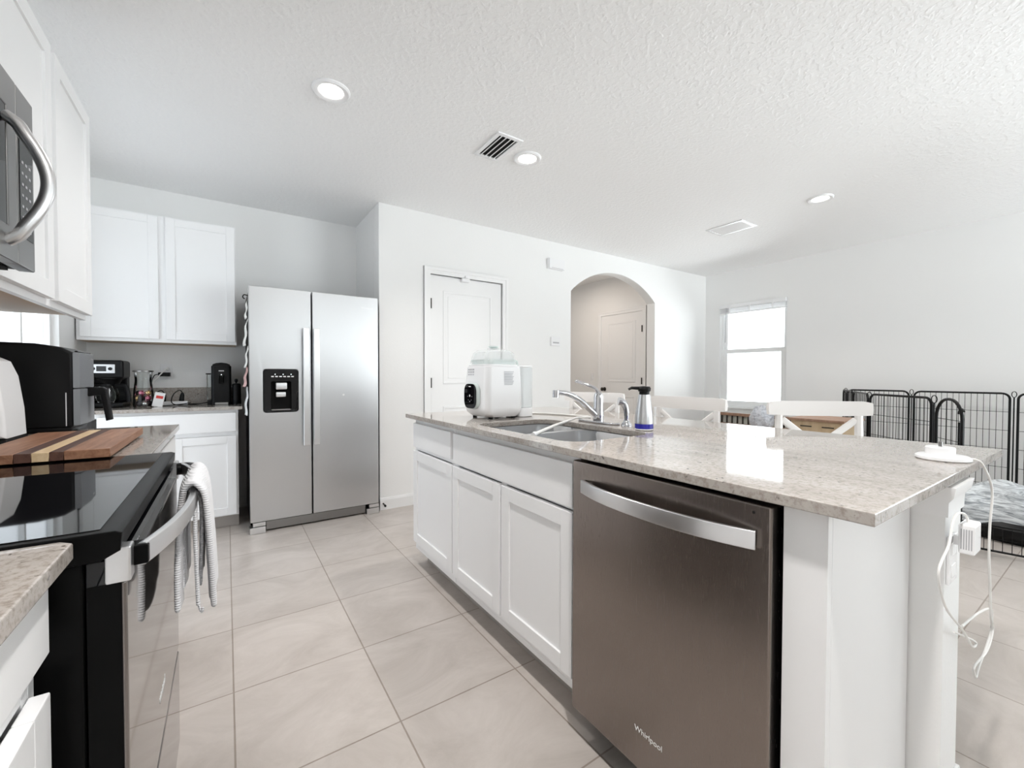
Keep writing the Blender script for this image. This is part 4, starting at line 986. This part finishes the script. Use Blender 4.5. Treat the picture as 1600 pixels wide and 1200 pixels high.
# ------------------------------------------------------------------ pet playpen
pn_ = thing('pet_playpen','black metal wire pet playpen with folding panels and gate','playpen',(4.8,.8,0))
def panel(p0,p1,z0,z1,name='panel',r=.0085,cr=.05,bars=None,arch=False,hz=(.16,.32,.48,.64,.80)):
    a,b = Vector((*p0,0)),Vector((*p1,0)); L=(b-a).length; d=(b-a)/L
    def pt(u,z): return a+d*u+Vector((0,0,z))
    if arch: cr = L*.46
    pts=[pt(0,z0),pt(0,z1-cr)]
    for k in range(1,7): t=math.pi/2*k/6; pts.append(pt(cr-cr*math.cos(t),z1-cr+cr*math.sin(t)))
    pts.append(pt(L-cr,z1))
    for k in range(1,7): t=math.pi/2*k/6; pts.append(pt(L-cr+cr*math.sin(t),z1-cr+cr*math.cos(t)))
    pts.append(pt(L,z0))
    mb=MB(); mb.tube(pts,r,8); mb.tube([pt(0,z0+.01),pt(L,z0+.01)],r*.8,8); f=mb.build(name,'bplastic',pn_)
    n = bars or max(3,int(L/.039)); mb=MB()
    for k in range(1,n):
        u=L*k/n; e=min(u,L-u); zt=z1
        if e<cr: zt=z1-cr+math.sqrt(max(0,cr*cr-(cr-e)**2))
        mb.tube([pt(u,z0+.01),pt(u,zt)],.0019,5)
    for h in hz:
        z=z0+(z1-z0)*h/.96
        if z<z1-.03: mb.tube([pt(0,z),pt(L,z)],.0019,5)
    mb.build('wire_grid','bcord',f)
    return f
panel((5.70,1.835),(5.70,1.325),.02,1.0); panel((5.70,1.285),(5.70,.660),.02,1.0); panel((5.70,.612),(5.70,-.02),.02,1.0)
panel((5.68,1.865),(5.07,1.59),.02,1.0); panel((5.03,1.57),(4.43,1.285),.02,1.0)
panel((4.405,1.262),(4.01,.815),.02,1.0,bars=19)
gt = panel((3.985,.785),(3.76,.625),.21,1.0,'gate',arch=True,bars=5,r=.009)
panel((4.02,.76),(4.16,.10),.02,.19,'threshold_panel',cr=.03,hz=(.5,))
panel((4.165,.07),(4.65,-.35),.02,1.0); panel((4.69,-.37),(5.68,-.05),.02,1.0)
tb('latch','bplastic',gt,[(3.80,.645,.70),(3.80,.645,.86)],.006,8)
tb('latch_hook','bplastic',gt,cat([(3.765,.618,.93),(3.79,.632,.945),(3.81,.648,.93),(3.812,.65,.91)],4),.005,8)
for (x,y) in ((5.70,1.85),(5.70,1.305),(5.70,.636),(4.0,.80),(4.42,1.273),(5.05,1.58)):
    mb=MB(); mb.tube([(x,y,.10),(x,y,.965)],.0045,6)
    mb.tube([(x+.004*math.sin(a*.5236),y+.015*math.sin(a*.5236),.992-.026*math.cos(a*.5236)) for a in range(12)],.003,6,closed=True); mb.build('hinge_pin','bplastic',pn_)
# dog bed in the pen
bd = thing('pet_bed','grey streaked plush pet bed lying inside the playpen','pet bed',(4.9,.45,0))
mb = MB()
def bedf(u,v):
    a=2*math.pi*u; r=[0.0,.9,1.0,1.0,.9,.5,0.0][min(6,int(v*6))]; z=[.0,.0,.05,.10,.14,.13,.125][min(6,int(v*6))]
    return Vector((4.86+.46*r*math.cos(a),.46+.44*r*math.sin(a),z))
mb.grid(bedf,40,7,True); mb.build('bed_base','bplastic',bd)
mb = MB()
def blk(u,v):
    x=4.44+.84*u; y=.06+.80*v; e=min(u,1-u,v,1-v); h=.235*min(1,(e/.18))**.5
    return Vector((x,y,.08+h*(1+.10*math.sin(9*u+4*v)+.08*math.sin(17*v-6*u))))
mb.grid(blk,36,36); mb.build('cushion','blanket',bd)

# ------------------------------------------------------------------ things beyond the island by the window
bn = thing('slatted_bench','brown wooden bench with pale slatted back under the window','bench',(5.5,2.75,0))
bx('back_rail','brown',bn,(5.56,2.26,.625),(5.60,3.28,.662),.004); bx('lower_rail','brown',bn,(5.56,2.26,.50),(5.60,3.28,.525),.004)
for k in range(15): bx('bar','bronze',bn,(5.572,2.275+k*.0705,.525),(5.588,2.289+k*.0705,.625))
bx('back_panel','beige',bn,(5.602,2.27,.50),(5.612,3.27,.645)); bx('seat','brown',bn,(5.12,2.26,.535-.08),(5.56,3.28,.50),.006)
for x,y in ((5.15,2.29),(5.15,3.25),(5.575,2.29),(5.575,3.25)): bx('leg','brown',bn,(x-.02,y-.02,0),(x+.02,y+.02,.455 if x<5.5 else .625),.003)
pc = MB()
bmesh.ops.create_icosphere(pc.bm, subdivisions=4, radius=1)
for v in pc.bm.verts:
    n=v.co.normalized(); k=1+.05*math.sin(7*n.x+3*n.z)+.05*math.sin(9*n.y-4*n.z)
    v.co=Vector((5.25+.125*n.x*k,2.52+.125*n.y*k,.652+.150*n.z*k*(1-.0*n.z)))
pc._fin(); tag(pc.build('plush_cushion','fur'),'grey fluffy round plush cushion on the bench under the window','cushion')
st_ = thing('side_table','tan wooden side table with drawer slots behind the nearest chair','side table',(4.05,1.45,0))
bx('top','brown',st_,(3.83,1.25,.790),(4.25,1.64,.810),.004); bx('drawer_box','oak',st_,(3.85,1.27,.66),(4.23,1.62,.790),.003)
for y0,y1 in ((1.32,1.40),(1.47,1.55)): bx('handle_slot','bronze',st_,(3.846,y0,.745),(3.8505,y1,.753))
for x in (3.87,4.21):
    for y in (1.29,1.60): bx('leg','oak',st_,(x-.02,y-.02,0),(x+.02,y+.02,.66),.003)

for o in bpy.data.objects:
    if '_off' in o: del o['_off']
